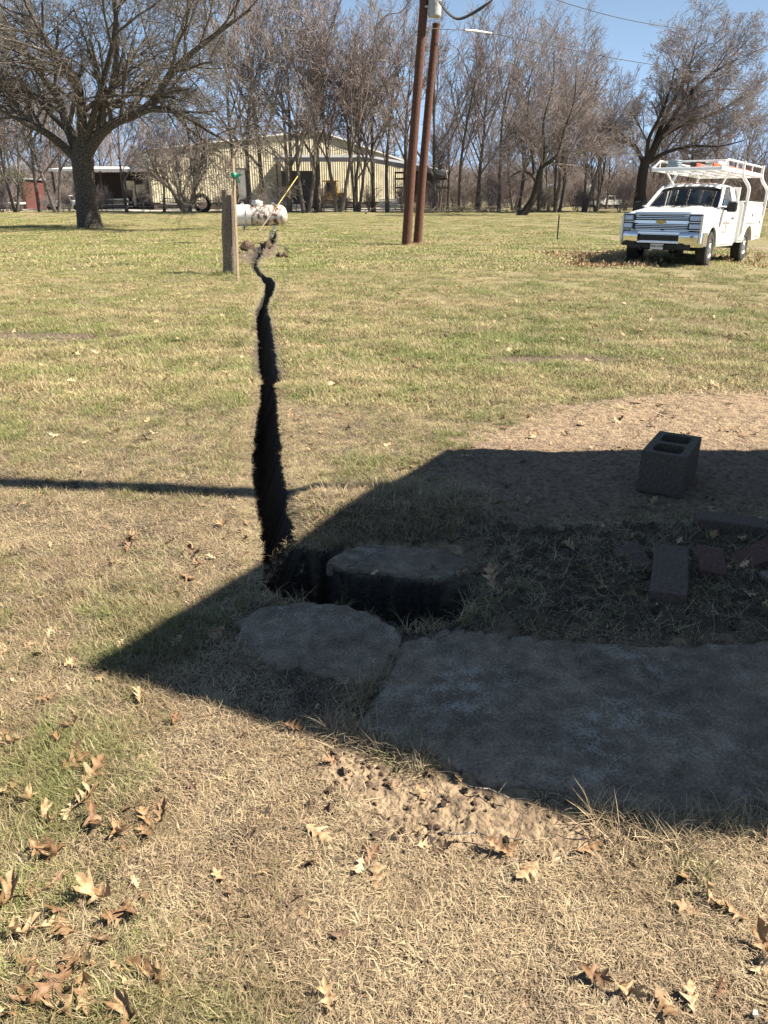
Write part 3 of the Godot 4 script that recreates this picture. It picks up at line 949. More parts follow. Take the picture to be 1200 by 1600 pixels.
func leaves() -> void:
	var shapes := []
	for k in 8:
		shapes.append(oak_leaf(0.112, rng.randf_range(-0.2, 1.3), rng.randf_range(-0.2, 1.4)))
	var g := "dry oak leaves lying on the lawn"
	# clusters at bottom left, as in the yard
	for q in [[-1.04, 1.86], [-0.95, 1.82], [-1.06, 1.70], [-1.0, 1.62], [-0.92, 1.76], [-0.88, 1.72], [-0.93, 1.55], [-0.84, 1.62], [-0.72, 1.58], [-0.68, 1.55], [-0.66, 1.50], [-0.73, 1.49], [-0.62, 1.57], [-0.79, 1.54], [-0.93, 1.44], [-0.86, 1.42], [-1.0, 1.33], [-0.92, 1.28], [-0.76, 1.27], [-0.70, 1.30], [-0.64, 1.24], [-0.60, 1.26], [-0.74, 1.22], [-0.86, 1.20], [-0.80, 1.12], [-0.70, 1.13], [-0.72, 1.08], [-0.66, 1.07], [-0.75, 1.04], [-0.69, 1.02], [-0.62, 1.06], [-0.53, 1.11], [-0.50, 1.08], [-0.60, 1.0], [-0.52, 1.0], [-0.80, 1.02]]:
		put_leaf(shapes[rng.randi() % 8], [0, 0, 1, 2][rng.randi() % 4], q[0] + rng.randf_range(-0.02, 0.02), q[1], rng.randf_range(0.65, 1.05), 0.75, "curled tan oak leaf among the drift at bottom left", g)
	for q in [[0.80, 1.30], [0.74, 1.27], [0.85, 1.26], [0.92, 1.20], [0.87, 1.17], [0.76, 1.36], [0.34, 1.455], [0.30, 1.45], [0.54, 1.45], [0.37, 1.38], [0.53, 1.07], [0.46, 1.10], [0.66, 1.05], [0.60, 1.04], [0.95, 1.12]]:
		put_leaf(shapes[rng.randi() % 8], [0, 2, 1, 0][rng.randi() % 4], q[0], q[1], rng.randf_range(0.6, 0.95), 0.6, "dry oak leaf on the straw grass at bottom right", g)
	for q in [[-0.02, 1.36], [-0.12, 1.05], [-0.18, 1.50]]:
		put_leaf(shapes[rng.randi() % 8], 2, q[0], q[1], rng.randf_range(0.6, 0.9), 0.3, "flat pale oak leaf near the bottom centre", g)
	put_leaf(shapes[1], 2, 0.47, 2.88, 1.15, 0.0, "large pale oak leaf standing in the rubble right of the pit", "")
	var last: Node3D = get_child(get_child_count() - 1)
	last.rotation = V(1.1, 0.3, 0.2)
	last.position.y += 0.05
	for k in 34:
		var x := rng.randf_range(-1.5, -0.2)
		var d := rng.randf_range(1.85, 3.6)
		if bare(x, d) > 0.3 or trench_side(x, d) < 0.06: continue
		put_leaf(shapes[rng.randi() % 8], rng.randi() % 4, x, d, rng.randf_range(0.5, 0.9), 0.5, "small dry oak leaf on the grass left of the pit", g)
	for k in 26:
		var x := rng.randf_range(0.1, 1.8)
		var d := rng.randf_range(2.5, 3.9)
		if sdf(Z_PIT, x, d) < 0.05 or sdf(Z_SLAB, x, d) < 0.0: continue
		put_leaf(shapes[rng.randi() % 8], rng.randi() % 4, x, d, rng.randf_range(0.45, 0.8), 0.6, "dry oak leaf in the shaded rubble by the bricks", g)
	# crumbs of leaf all over the lawn
	for v in 2:
		var xf := []
		var cols := PackedColorArray()
		for k in 1500:
			var d := 0.95 * pow(24.0 / 0.95, pow(rng.randf(), 0.8))
			var x := rng.randf_range(-0.6 * d - 0.4, 0.6 * d + 0.4)
			if trench_side(x, d) < 0.06 or sdf(Z_PIT, x, d) < 0.05 or sdf(Z_SLAB, x, d) < 0.0: continue
			var near := nz2.get_noise_2d(x * 0.7 + 90, d * 0.7)
			if rng.randf() > 0.35 + near: continue
			var s := rng.randf_range(0.25, 0.6) if d < 5 else rng.randf_range(0.6, 1.0)
			xf.append(Transform3D(Basis.from_euler(V(rng.randf_range(-0.7, 0.7), rng.randf() * TAU, rng.randf_range(-0.7, 0.7))).scaled(Vector3.ONE * s), V(x, gh(x, d, false) + (0.012 if d < 6 else 0.03), -d)))
			cols.append([Color(0.40, 0.26, 0.14), Color(0.22, 0.125, 0.07), Color(0.50, 0.37, 0.22), Color(0.13, 0.08, 0.05)][rng.randi() % 4])
		scatter("leaf_litter", "small broken oak leaves strewn over the whole lawn", shapes[v * 3], xf, cols)
	# leaf drift by the truck
	var dx := []
	var dc := PackedColorArray()
	for k in 900:
		var d := rng.randf_range(18.5, 24.5)
		var x := rng.randf_range(4.4, 6.6) + (d - 18.5) * rng.randf_range(0.0, 0.5)
		if rng.randf() < 0.4: x = rng.randf_range(9.5, 14.0)
		dx.append(Transform3D(Basis.from_euler(V(rng.randf_range(-0.7, 0.7), rng.randf() * TAU, rng.randf_range(-0.7, 0.7))).scaled(Vector3.ONE * rng.randf_range(0.9, 1.6)), V(x, lie(x, d) + 0.04, -d)))
		dc.append([Color(0.42, 0.29, 0.16), Color(0.26, 0.16, 0.09), Color(0.50, 0.38, 0.24)][rng.randi() % 3])
	scatter("leaf_litter", "drift of tan leaves on the drive round the truck", shapes[2], dx, dc)

# ---------------------------------------------------------------- broken concrete, block and bricks
func slab(poly: PackedVector2Array, top: float, tilt: Vector2, thick: float, label: String, seed_: int) -> void:
	var r := RandomNumberGenerator.new()
	r.seed = seed_
	var edge := PackedVector2Array()
	for k in poly.size():
		var a := poly[k]
		var b := poly[(k + 1) % poly.size()]
		var n := maxi(1, int(a.distance_to(b) / 0.03))
		for j in n:
			var p := a.lerp(b, float(j) / n)
			var nn := Vector2(b.y - a.y, a.x - b.x).normalized()
			edge.append(p + nn * (nz.get_noise_2d(p.x * 14, p.y * 14 + seed_) * 0.022 + nz.get_noise_2d(p.x * 40, p.y * 40 + seed_) * 0.004))
	var mid := Vector2.ZERO
	for p in edge: mid += p
	mid /= edge.size()
	var pts := PackedVector2Array(edge)
	var ne := edge.size()
	for p in edge:
		pts.append(p + (mid - p).normalized() * 0.016)
	var lo := edge[0]
	var hi := edge[0]
	for p in edge:
		lo = lo.min(p); hi = hi.max(p)
	var x := lo.x
	while x < hi.x:
		var d := lo.y
		while d < hi.y:
			var q := Vector2(x + r.randf() * 0.03, d + r.randf() * 0.03)
			if sdf(edge, q.x, q.y) < -0.035: pts.append(q)
			d += 0.045
		x += 0.045
	var hgt := func(k: int) -> float:
		var p := pts[k]
		var y: float = top + (p - mid).dot(tilt) + nz.get_noise_2d(p.x * 5, p.y * 5 + seed_) * 0.008 + nz.get_noise_2d(p.x * 20, p.y * 20 + seed_) * 0.004
		return y - (0.010 + 0.010 * r.randf() if k < ne else 0.0)
	var ys := PackedFloat32Array()
	for k in pts.size(): ys.append(hgt.call(k))
	var t := Geometry2D.triangulate_delaunay(pts)
	var mb := MB.new()
	for j in range(0, t.size(), 3):
		var c := (pts[t[j]] + pts[t[j + 1]] + pts[t[j + 2]]) / 3.0
		if sdf(edge, c.x, c.y) > 0.002: continue
		var A := V(pts[t[j]].x, ys[t[j]], -pts[t[j]].y)
		var B := V(pts[t[j + 1]].x, ys[t[j + 1]], -pts[t[j + 1]].y)
		var C := V(pts[t[j + 2]].x, ys[t[j + 2]], -pts[t[j + 2]].y)
		if (B - A).cross(C - A).y < 0: mb.tri(A, C, B)
		else: mb.tri(A, B, C)
	var area := 0.0
	for k in ne: area += edge[k].cross(edge[(k + 1) % ne])
	for k in ne:
		var k2 := (k + 1) % ne
		var A := V(edge[k].x, ys[k], -edge[k].y)
		var B := V(edge[k2].x, ys[k2], -edge[k2].y)
		var m1 := (mid - edge[k]).normalized() * 0.012 * nz.get_noise_2d(edge[k].x * 40, edge[k].y * 40)
		var m2 := (mid - edge[k2]).normalized() * 0.012 * nz.get_noise_2d(edge[k2].x * 40, edge[k2].y * 40)
		var A2 := V(edge[k].x + m1.x, ys[k] - thick, -edge[k].y - m1.y)
		var B2 := V(edge[k2].x + m2.x, ys[k2] - thick, -edge[k2].y - m2.y)
		if area > 0: mb.quad(A, A2, B2, B)
		else: mb.quad(A, B, B2, A2)
	tag(part("concrete_slab", mb, M.concrete, self), label, "slab", "broken concrete slabs by the pit")

func brick(label: String, at: Vector3, size: Vector3, rot: Vector3, m: Material) -> void:
	var mb := MB.new()
	mb.box(Vector3.ZERO, size, Basis.IDENTITY, 0.006)
	var o := part("brick", mb, m, self)
	o.position = at
	o.rotation = rot
	tag(o, label, "brick", "loose bricks in the shade")

func concrete() -> void:
	slab(Z_SLAB, 0.012, Vector2(0.0, 0.004), 0.10, "large flat dirty concrete slab in the shade at front right", 11)
	slab(Z_SLAB_L, 0.018, Vector2(0.01, 0.05), 0.10, "rounded concrete chunk at the near edge of the pit", 22)
	slab(Z_SLAB_M, -0.022, Vector2(-0.03, 0.01), 0.065, "broken concrete ledge jutting over the far side of the pit", 33)
	# hollow block with two cells
	var blk := CSGBox3D.new()
	blk.name = numbered("concrete_block")
	blk.size = V(0.25, 0.245, 0.46)
	blk.material = M.block
	for s in [-1.0, 1.0]:
		var cell := CSGPolygon3D.new()
		cell.name = "cell"
		cell.operation = CSGShape3D.OPERATION_SUBTRACTION
		var pg := PackedVector2Array()
		for q in 20:
			var a := TAU * q / 20.0
			var c := cos(a)
			var sn := sin(a)
			pg.append(Vector2(signf(c) * pow(absf(c), 0.35) * 0.083, signf(sn) * pow(absf(sn), 0.35) * 0.083))
		cell.polygon = pg
		cell.depth = 0.6
		cell.rotation_degrees = V(90, 0, 0)
		cell.position = V(0, -0.3, s * 0.104)
		cell.material = M.block
		blk.add_child(cell, true)
	add_child(blk)
	var bx := 1.717
	var bd := 4.204
	blk.rotation = V(0.0, atan2(-0.52, 0.854), 0)
	blk.position = V(bx, gh(bx, bd) + 0.118, -bd)
	tag(blk, "hollow concrete block with two open cells standing at the shadow's edge", "concrete block")
	brick("pinkish brick laid flat in front, largest of the bricks", V(1.245, 0.085, -2.86), V(0.145, 0.075, 0.40), V(0.10, -0.36, 0.03), M.brick)
	brick("short grey-topped brick just right of the flat one", V(1.49, 0.045, -3.02), V(0.12, 0.085, 0.22), V(0.12, -0.30, -0.06), M.brick_red)
	brick("dark brick half buried left of the flat one", V(1.165, 0.035, -3.06), V(0.12, 0.075, 0.20), V(0.3, 0.2, 0.5), M.brick)
	brick("long brick lying crosswise behind the others", V(1.77, 0.05, -3.45), V(0.34, 0.085, 0.15), V(-0.08, -0.28, -0.04), M.brick)
	brick("reddish brick tipped on its corner near the right edge", V(1.72, 0.055, -3.06), V(0.23, 0.09, 0.11), V(0.25, 0.35, 0.35), M.brick_red)
	brick("brick at the right edge of the picture", V(1.73, 0.035, -2.80), V(0.11, 0.08, 0.24), V(0.0, 0.1, 0.0), M.stone)
	# dead twigs on the slabs
	for q in [[-0.17, 3.05, 0.02, 3.22], [0.20, 2.44, 0.42, 2.58], [0.33, 3.2, 0.42, 3.02], [0.15, 1.49, 0.38, 1.46], [0.55, 2.55, 0.8, 2.7], [0.25, 1.66, 0.37, 1.60], [0.75, 2.7, 0.86, 2.84], [1.0, 2.58, 1.03, 2.46]]:
		var mb := MB.new()
		var a := Vector2(q[0], q[1])
		var b := Vector2(q[2], q[3])
		var P := PackedVector3Array()
		var R := PackedFloat32Array()
		for k in 6:
			var t := k / 5.0
			var p := a.lerp(b, t) + Vector2(rng.randf_range(-0.008, 0.008), rng.randf_range(-0.008, 0.008))
			P.append(V(p.x, maxf(gh(p.x, p.y, false), 0.0) + 0.022 + 0.012 * sin(t * 3.0), -p.y))
			R.append(0.0032 * (1.0 - t * 0.6))
		mb.tube(P, R, 5)
		for k in [2, 3]:
			mb.rod(P[k], P[k] + V(rng.randf_range(-0.05, 0.05), 0.012, rng.randf_range(-0.05, 0.05)), 0.0018, 4, 0.0007)
		tag(part("dead_twig", mb, M.bark_pale, self), "thin bare twig lying on the ground round the slabs and pit", "twig", "dead twigs near the pit")

# ---------------------------------------------------------------- the small house outside the frame on the right
func off_frame_house() -> void:
	var h := thing("gabled_outbuilding", "small sided outbuilding with a gabled roof beside the yard on the right", "outbuilding", V(3.1, 0, 0))
	var prof := [Vector2(1.42, 2.62), Vector2(1.98, 4.55), Vector2(4.55, 2.90)]
	# board walls towards the yard, one board after another, with the gable above
	var y := 0.0
	while y < 4.4:
		var a := 1.42
		var b := 4.55
		if y > 2.6: a = lerpf(1.42, 1.98, (y - 2.62) / 1.93)
		if y > 2.8: b = lerpf(4.55, 1.98, (y - 2.90) / 1.65)
		if b - a < 0.06: break
		var mb := MB.new()
		mb.box(V(0.06, y + 0.095, -(a + b) * 0.5), V(0.022, 0.19, b - a), Basis(Vector3.BACK, 0.03), 0.003)
		part("siding_board", mb, M.siding, h)
		y += 0.19
	var w := MB.new()
	w.prism(PackedVector2Array([Vector2(-1.44, 0), Vector2(-1.44, 2.6), Vector2(-1.98, 4.5), Vector2(-4.53, 2.87), Vector2(-4.53, 0)]), V(0.09, 0, 0), V(0, 0, 1), V(0, 1, 0), V(5.5, 0, 0))
	part("wall", w, M.siding, h)
	var r := MB.new()
	for e in [[Vector2(1.324, 2.69), Vector2(1.981, 4.68)], [Vector2(1.981, 4.68), Vector2(4.645, 2.98)]]:
		var p: Vector2 = e[0]
		var q: Vector2 = e[1]
		var nn := Vector2(-(q - p).y, (q - p).x).normalized() * 0.09
		if nn.y > 0: nn = -nn
		r.prism(PackedVector2Array([Vector2(-p.x, p.y), Vector2(-q.x, q.y), Vector2(-q.x - nn.x, q.y + nn.y), Vector2(-p.x - nn.x, p.y + nn.y)]), V(0, 0, 0), V(0, 0, 1), V(0, 1, 0), V(5.9, 0, 0))
	part("roof", r, M.shingle, h)
	var f := MB.new()
	f.tube(PackedVector3Array([V(0.5, 3.4, -3.69), V(0.5, 5.0, -3.72), V(0.5, 7.2, -3.82)]), PackedFloat32Array([0.085, 0.085, 0.085]), 14)
	f.lathe(V(0.5, 7.2, -3.82), Basis.IDENTITY, [Vector2(0.15, 0.05), Vector2(0.15, 0.1), Vector2(0.0, 0.18)], 14)
	part("shadow_pipe", f, M.galv, h)  # unseen pipe, added and sized to cast the shadow band across the lawn

# ---------------------------------------------------------------- poles, wires
func poles() -> void:
	var t := thing("utility_pole", "tall reddish-brown pole carrying a transformer, left of the pair", "utility pole", V(0.80, lie(0.8, 28.84), -28.84))
	var mb := MB.new()
	mb.tube(PackedVector3Array([V(0, -0.3, 0), V(0.16, 2.5, 0), V(0.42, 6.2, 0), V(0.72, 10.6, 0)]), PackedFloat32Array([0.178, 0.165, 0.148, 0.125]), 18)
	part("shaft", mb, M.pole, t)
	mb = MB.new()
	mb.rod(V(0.20, 6.72, 0.0), V(0.76, 6.72, 0.0), 0.018, 6)
	mb.box(V(0.21, 6.72, 0.02), V(0.05, 0.13, 0.06), Basis.IDENTITY, 0.01)
	part("through_bolt", mb, M.galv, t)
	mb = MB.new()
	mb.box(V(0.78, 9.9, 0.17), V(2.4, 0.12, 0.10), Basis.IDENTITY, 0.01)
	part("crossarm", mb, M.pole, t)
	var tr := thing("transformer", "grey cylindrical transformer hung on the taller pole", "transformer", V(1.66, 7.03, -28.75))
	mb = MB.new()
	mb.lathe(Vector3.ZERO, Basis.IDENTITY, [Vector2(0.0, 0.0), Vector2(0.20, 0.0), Vector2(0.215, 0.03), Vector2(0.215, 0.85), Vector2(0.235, 0.86), Vector2(0.235, 0.92), Vector2(0.1, 0.99), Vector2(0, 1.0)], 24)
	part("can", mb, M.can, tr)
	mb = MB.new()
	for q in [0.28, 0.62]:
		mb.box(V(-0.255, q, 0), V(0.13, 0.06, 0.12), Basis.IDENTITY, 0.008)
	part("bracket", mb, M.galv, tr)
	mb = MB.new()
	mb.lathe(V(0, 0.98, 0), Basis.IDENTITY, [Vector2(0.05, 0), Vector2(0.07, 0.06), Vector2(0.04, 0.1), Vector2(0.07, 0.16), Vector2(0.03, 0.24), Vector2(0, 0.25)], 12)
	part("bushing", mb, M.grip, tr)
	mb = MB.new()
	for k in 3:
		mb.tube(PackedVector3Array([V(-0.2, 0.62 - k * 0.06, 0.14), V(-0.1, 0.5 + k * 0.05, 0.26), V(0.05, 0.45 - 0.1 * k, 0.27), V(0.16, 0.62 - k * 0.05, 0.2)]), PackedFloat32Array([0.013, 0.013, 0.013, 0.013]), 5)
	part("jumper", mb, M.grip, tr)
	var s := thing("utility_pole", "shorter reddish-brown pole with a cut top, right of the pair", "utility pole", V(1.24, lie(1.24, 29.66), -29.66))
	mb = MB.new()
	mb.tube(PackedVector3Array([V(0, -0.3, 0), V(0.17, 2.5, 0), V(0.36, 5.0, 0), V(0.54, 7.06, 0)]), PackedFloat32Array([0.165, 0.15, 0.138, 0.128]), 18)
	part("shaft", mb, M.pole, s)
	mb = MB.new()
	mb.lathe(V(0.54, 7.06, 0), Basis.IDENTITY, [Vector2(0.14, -0.03), Vector2(0.14, 0.02), Vector2(0, 0.03)], 16)
	part("cap", mb, M.pole, s)
	# service cable to the house, sagging
	cable("service_cable", "thick black twisted cable drooping from the transformer", [V(1.80, 7.40, -28.5), V(2.02, 6.92, -27.6), V(2.25, 6.56, -26.5), V(2.51, 6.33, -24.5), V(2.69, 6.11, -22), V(3.0, 5.75, -17), V(3.3, 5.6, -11), V(3.55, 5.9, -3.9)], 0.007, M.cable)
	cable("power_line", "thin wire with a pale grip running to the right edge below the other", [V(1.28, 6.75, -28.9), V(2.0, 6.80, -29.4), V(2.81, 6.88, -30), V(3.84, 6.96, -31), V(11.0, 7.02, -37.5), V(20.32, 7.36, -45), V(42.0, 9.2, -62)], 0.013, M.wire)
	var g := MB.new()
	g.tube(PackedVector3Array([V(2.78, 6.88, -29.98), V(3.3, 6.93, -30.5), V(3.86, 6.965, -31.02)]), PackedFloat32Array([0.03, 0.045, 0.022]), 8)
	part("grip", g, M.grip, get_child(get_child_count() - 1))
	cable("power_line", "upper thin wire crossing the sky at top right", [V(1.5, 9.96, -28.7), V(3.6, 8.75, -30.0), V(6.28, 8.16, -32), V(12.5, 8.4, -38), V(19.9, 9.44, -45), V(40, 12.5, -62)], 0.013, M.wire)
	cable("power_line", "faint wire running off to the left behind the tall pole", [V(1.3, 9.96, -28.7), V(0.96, 8.37, -33), V(-0.1, 10.0, -45), V(-6, 12.5, -95)], 0.015, M.wire)

func cable(called: String, label: String, P: Array, r: float, m: Material) -> void:
	var cv := Curve3D.new()
	for k in P.size():
		var a: Vector3 = P[maxi(k - 1, 0)]
		var b: Vector3 = P[mini(k + 1, P.size() - 1)]
		var q: Vector3 = P[k]
		var l0: float = q.distance_to(a)
		var l1: float = q.distance_to(b)
		var tn := (b - a).normalized()
		cv.add_point(q, -tn * l0 / 3.0, tn * l1 / 3.0)
	var pts := PackedVector3Array()
	var rad := PackedFloat32Array()
	var L := cv.get_baked_length()
	var n := 90
	for k in n + 1:
		pts.append(cv.sample_baked(L * k / n, true)); rad.append(r)
	var t := thing(called, label, "cable")
	var mb := MB.new()
	mb.tube(pts, rad, 6)
	part("strand", mb, m, t)
	if called == "service_cable":
		mb = MB.new()
		var p2 := PackedVector3Array()
		var r2 := PackedFloat32Array()
		for k in 600:
			var p := cv.sample_baked(L * k / 1800.0, true)
			var fat := 1.0 - sm(5.0, 8.0, L * k / 1800.0)
			p2.append(p + V(cos(k * 0.7), sin(k * 0.7), 0.0) * (0.005 + 0.019 * fat))
			r2.append(0.004 + 0.018 * fat)
		mb.tube(p2, r2, 5)
		part("strand", mb, m, t)

# ---------------------------------------------------------------- post, stake, tank, rods
func yard_things() -> void:
	var y := lie(-3.394, 17.08)
	var t := thing("fence_post", "weathered round wooden post with a split top", "post", V(-3.394, y, -17.08))
	var mb := MB.new()
	for s in 2:
		# two halves of the split trunk, one a bit shorter
		mb = MB.new()
		var P := PackedVector3Array()
		var R := PackedFloat32Array()
		for k in 8:
			var q := k / 7.0
			P.append(V(-0.055 + 0.11 * s + 0.10 * q + 0.008 * sin(q * 9 + s), -0.2 + (1.92 - 0.1 * s) * q, 0.02 * s))
			R.append(0.118 - 0.018 * q + 0.006 * sin(q * 13.0 + s * 2))
		mb.tube(P, R, 11)
		part("log_half", mb, M.post, t)
	mb = MB.new()
	mb.tube(PackedVector3Array([V(0.11, 0.6, 0.13), V(0.14, 1.1, 0.135), V(0.16, 1.62, 0.12)]), PackedFloat32Array([0.012, 0.022, 0.012]), 5)
	part("crack", mb, M.shed_brown, t)
	t = thing("survey_stake", "thin upright wooden lath with a green ribbon in front of the post", "stake", V(-3.04, lie(-3.04, 16.0), -16.0))
	mb = MB.new()
	mb.box(V(0.05, 1.05, 0), V(0.055, 2.5, 0.022), Basis(Vector3.BACK, -0.035) * Basis(Vector3.UP, 0.7), 0.004)
	part("lath", mb, M.board, t)
	mb = MB.new()
	mb.lathe(V(0.085, 2.0, 0), Basis(Vector3.BACK, 0.2), [Vector2(0.05, -0.04), Vector2(0.06, 0.0), Vector2(0.05, 0.05)], 10)
	mb.box(V(0.16, 1.99, 0.02), V(0.14, 0.05, 0.012), Basis(Vector3.BACK, 0.3))
	mb.box(V(0.17, 1.93, 0.03), V(0.035, 0.15, 0.008), Basis(Vector3.BACK, 0.25))
	part("ribbon", mb, M.ribbon, t)
	# propane tank
	var tx := -6.25
	var td := 39.6
	t = thing("propane_tank", "white horizontal gas tank with brown rust stains", "gas tank", V(tx, lie(tx, td), -td))
	t.rotation.y = 0.12
	var ax := Basis(V(0, 1, 0), V(-1, 0, 0), V(0, 0, 1)) # y axis of the lathe along -x
	var caps := []
	for k in 9:
		var a := PI / 2 * k / 8.0
		caps.append(Vector2(sin(a) * 0.49, -cos(a) * 0.36))
	var body := MB.new()
	for e in [-1.0, 1.0]:
		mb = MB.new()
		var pr := []
		for q in caps:
			pr.append(Vector2(q.x, q.y - 1.08 + 0.0))
		var bs := ax if e > 0 else Basis(V(0, 1, 0), V(1, 0, 0), V(0, 0, -1))
		mb.lathe(V(0, 0.72, 0), bs, pr, 32)
		part("end_cap", mb, M.tank if e < 0 else M.tank_rust, t)
	mb = MB.new()
	mb.lathe(V(0, 0.72, 0), ax, [Vector2(0.49, 0.35), Vector2(0.49, 1.08)], 36)
	part("shell", mb, M.tank, t)
	mb = MB.new()
	mb.lathe(V(0, 0.72, 0), ax, [Vector2(0.49, -1.08), Vector2(0.49, 0.35)], 36)
	part("rusty_shell", mb, M.tank_rust, t)
	mb = MB.new()
	for q in [-0.45, 0.02, 0.6]:
		mb.lathe(V(-q, 0.72, 0), ax, [Vector2(0.49, -0.025), Vector2(0.498, -0.01), Vector2(0.498, 0.01), Vector2(0.49, 0.025)], 36)
	part("weld_seam", mb, M.tank_rust, t)
	mb = MB.new()
	mb.lathe(V(-0.02, 1.19, 0), Basis.IDENTITY, [Vector2(0.28, -0.02), Vector2(0.28, 0.12), Vector2(0.25, 0.19), Vector2(0.15, 0.235), Vector2(0, 0.25)], 24)
	part("valve_hood", mb, M.tank, t)
	for e in [-0.75, 0.75]:
		mb = MB.new()
		mb.box(V(e, 0.13, 0), V(0.12, 0.28, 0.7), Basis.IDENTITY, 0.01)
		part("leg", mb, M.tank_rust, t)
		mb = MB.new()
		mb.tube(PackedVector3Array([V(e - 0.06, 1.2, 0), V(e - 0.05, 1.28, 0), V(e + 0.05, 1.28, 0), V(e + 0.06, 1.2, 0)]), PackedFloat32Array([0.015, 0.015, 0.015, 0.015]), 6)
		part("lifting_lug", mb, M.tank, t)
	# yellow rod leaning over the tank
	t = thing("marker_rod", "long slanting rod with a yellow upper end leaning on the tank", "rod", V(-5.97, lie(-5.97, 36.6), -36.6))
	mb = MB.new()
	mb.rod(V(0, -0.1, 0), V(0.78, 1.2, -2.45), 0.026, 8)
	part("bare_end", mb, M.post, t)
	mb = MB.new()
	mb.rod(V(0.78, 1.2, -2.45), V(1.55, 2.55, -4.95), 0.028, 8)
	part("yellow_end", mb, M.yellow, t)
	# stones of dug soil near the post
	for q in [[-4.15, 23.9, 0.26], [-3.65, 24.6, 0.22], [-4.35, 22.7, 0.17], [-2.9, 22.2, 0.14]]:
		mb = MB.new()
		for j in 5:
			pebble(mb, V(rng.randf_range(-0.12, 0.12), 0.03, rng.randf_range(-0.1, 0.1)), q[2] * rng.randf_range(0.6, 0.9))
		var o := part("dug_clod", mb, M.clod, self)
		o.position = V(q[0], lie(q[0], q[1]) + 0.03, -q[1])
		tag(o, "lump of dug brown soil beside the far trench", "soil lump", "dug lumps beside the far trench")
	t = thing("metal_post", "short thin metal post standing alone in the grass left of the truck", "post", V(6.907, lie(6.9, 31.4), -31.4))
	mb = MB.new()
	mb.box(V(0, 0.42, 0), V(0.05, 0.95, 0.012))
	mb.box(V(0, 0.42, 0.02), V(0.012, 0.95, 0.03))
	part("shaft", mb, M.iron, t)
	mb = MB.new()
	mb.box(V(0, 0.94, 0), V(0.07, 0.1, 0.05), Basis.IDENTITY, 0.01)
	part("cap", mb, M.yellow, t)

# ---------------------------------------------------------------- trees
func limb(mb: MB, p: Vector3, dir: Vector3, len: float, r: float, lvl: int, P: Dictionary) -> void:
	var segs: int = [5, 4, 4, 3, 2, 2][lvl]
	var pts := PackedVector3Array([p])
	var rad := PackedFloat32Array([r])
	var mx: int = P.max
	var rmin: float = P.rmin
	var r1 := r * (0.55 if lvl < mx else 0.35)
	var wob: float = P.wob
	var up: float = P.up
	var dirs := [dir]
	for s in segs:
		dir = (dir + V(rng.randf_range(-wob, wob), rng.randf_range(-wob, wob) + up, rng.randf_range(-wob, wob))).normalized()
		p += dir * len / segs
		pts.append(p)
		dirs.append(dir)
		rad.append(maxf(lerpf(r, r1, (s + 1.0) / segs), rmin))
	mb.tube(pts, rad, [8, 6, 5, 4, 3, 3][lvl], false)
	if lvl >= mx:
		return
	var n: int = P.n[lvl]
	for k in n:
		var t := lerpf(P.t0[lvl], 1.0, (k + rng.randf() * 0.8) / n)
		var f := t * segs
		var j := mini(int(f), segs - 1)
		var q := pts[j].lerp(pts[j + 1], f - j)
		var d: Vector3 = dirs[j + 1]
		var side := d.cross(V(rng.randf_range(-1, 1), rng.randf_range(-1, 1), rng.randf_range(-1, 1))).normalized()
		var ang := deg_to_rad(P.ang[lvl] * rng.randf_range(0.65, 1.35))
		var nd := (d * cos(ang) + side * sin(ang)).normalized()
		var ratio: float = P.len[lvl] * rng.randf_range(0.7, 1.2) * (1.15 - 0.45 * t)
		limb(mb, q, nd, len * ratio, maxf(lerpf(r, r1, t) * P.thin * rng.randf_range(0.7, 1.0), rmin), lvl + 1, P)

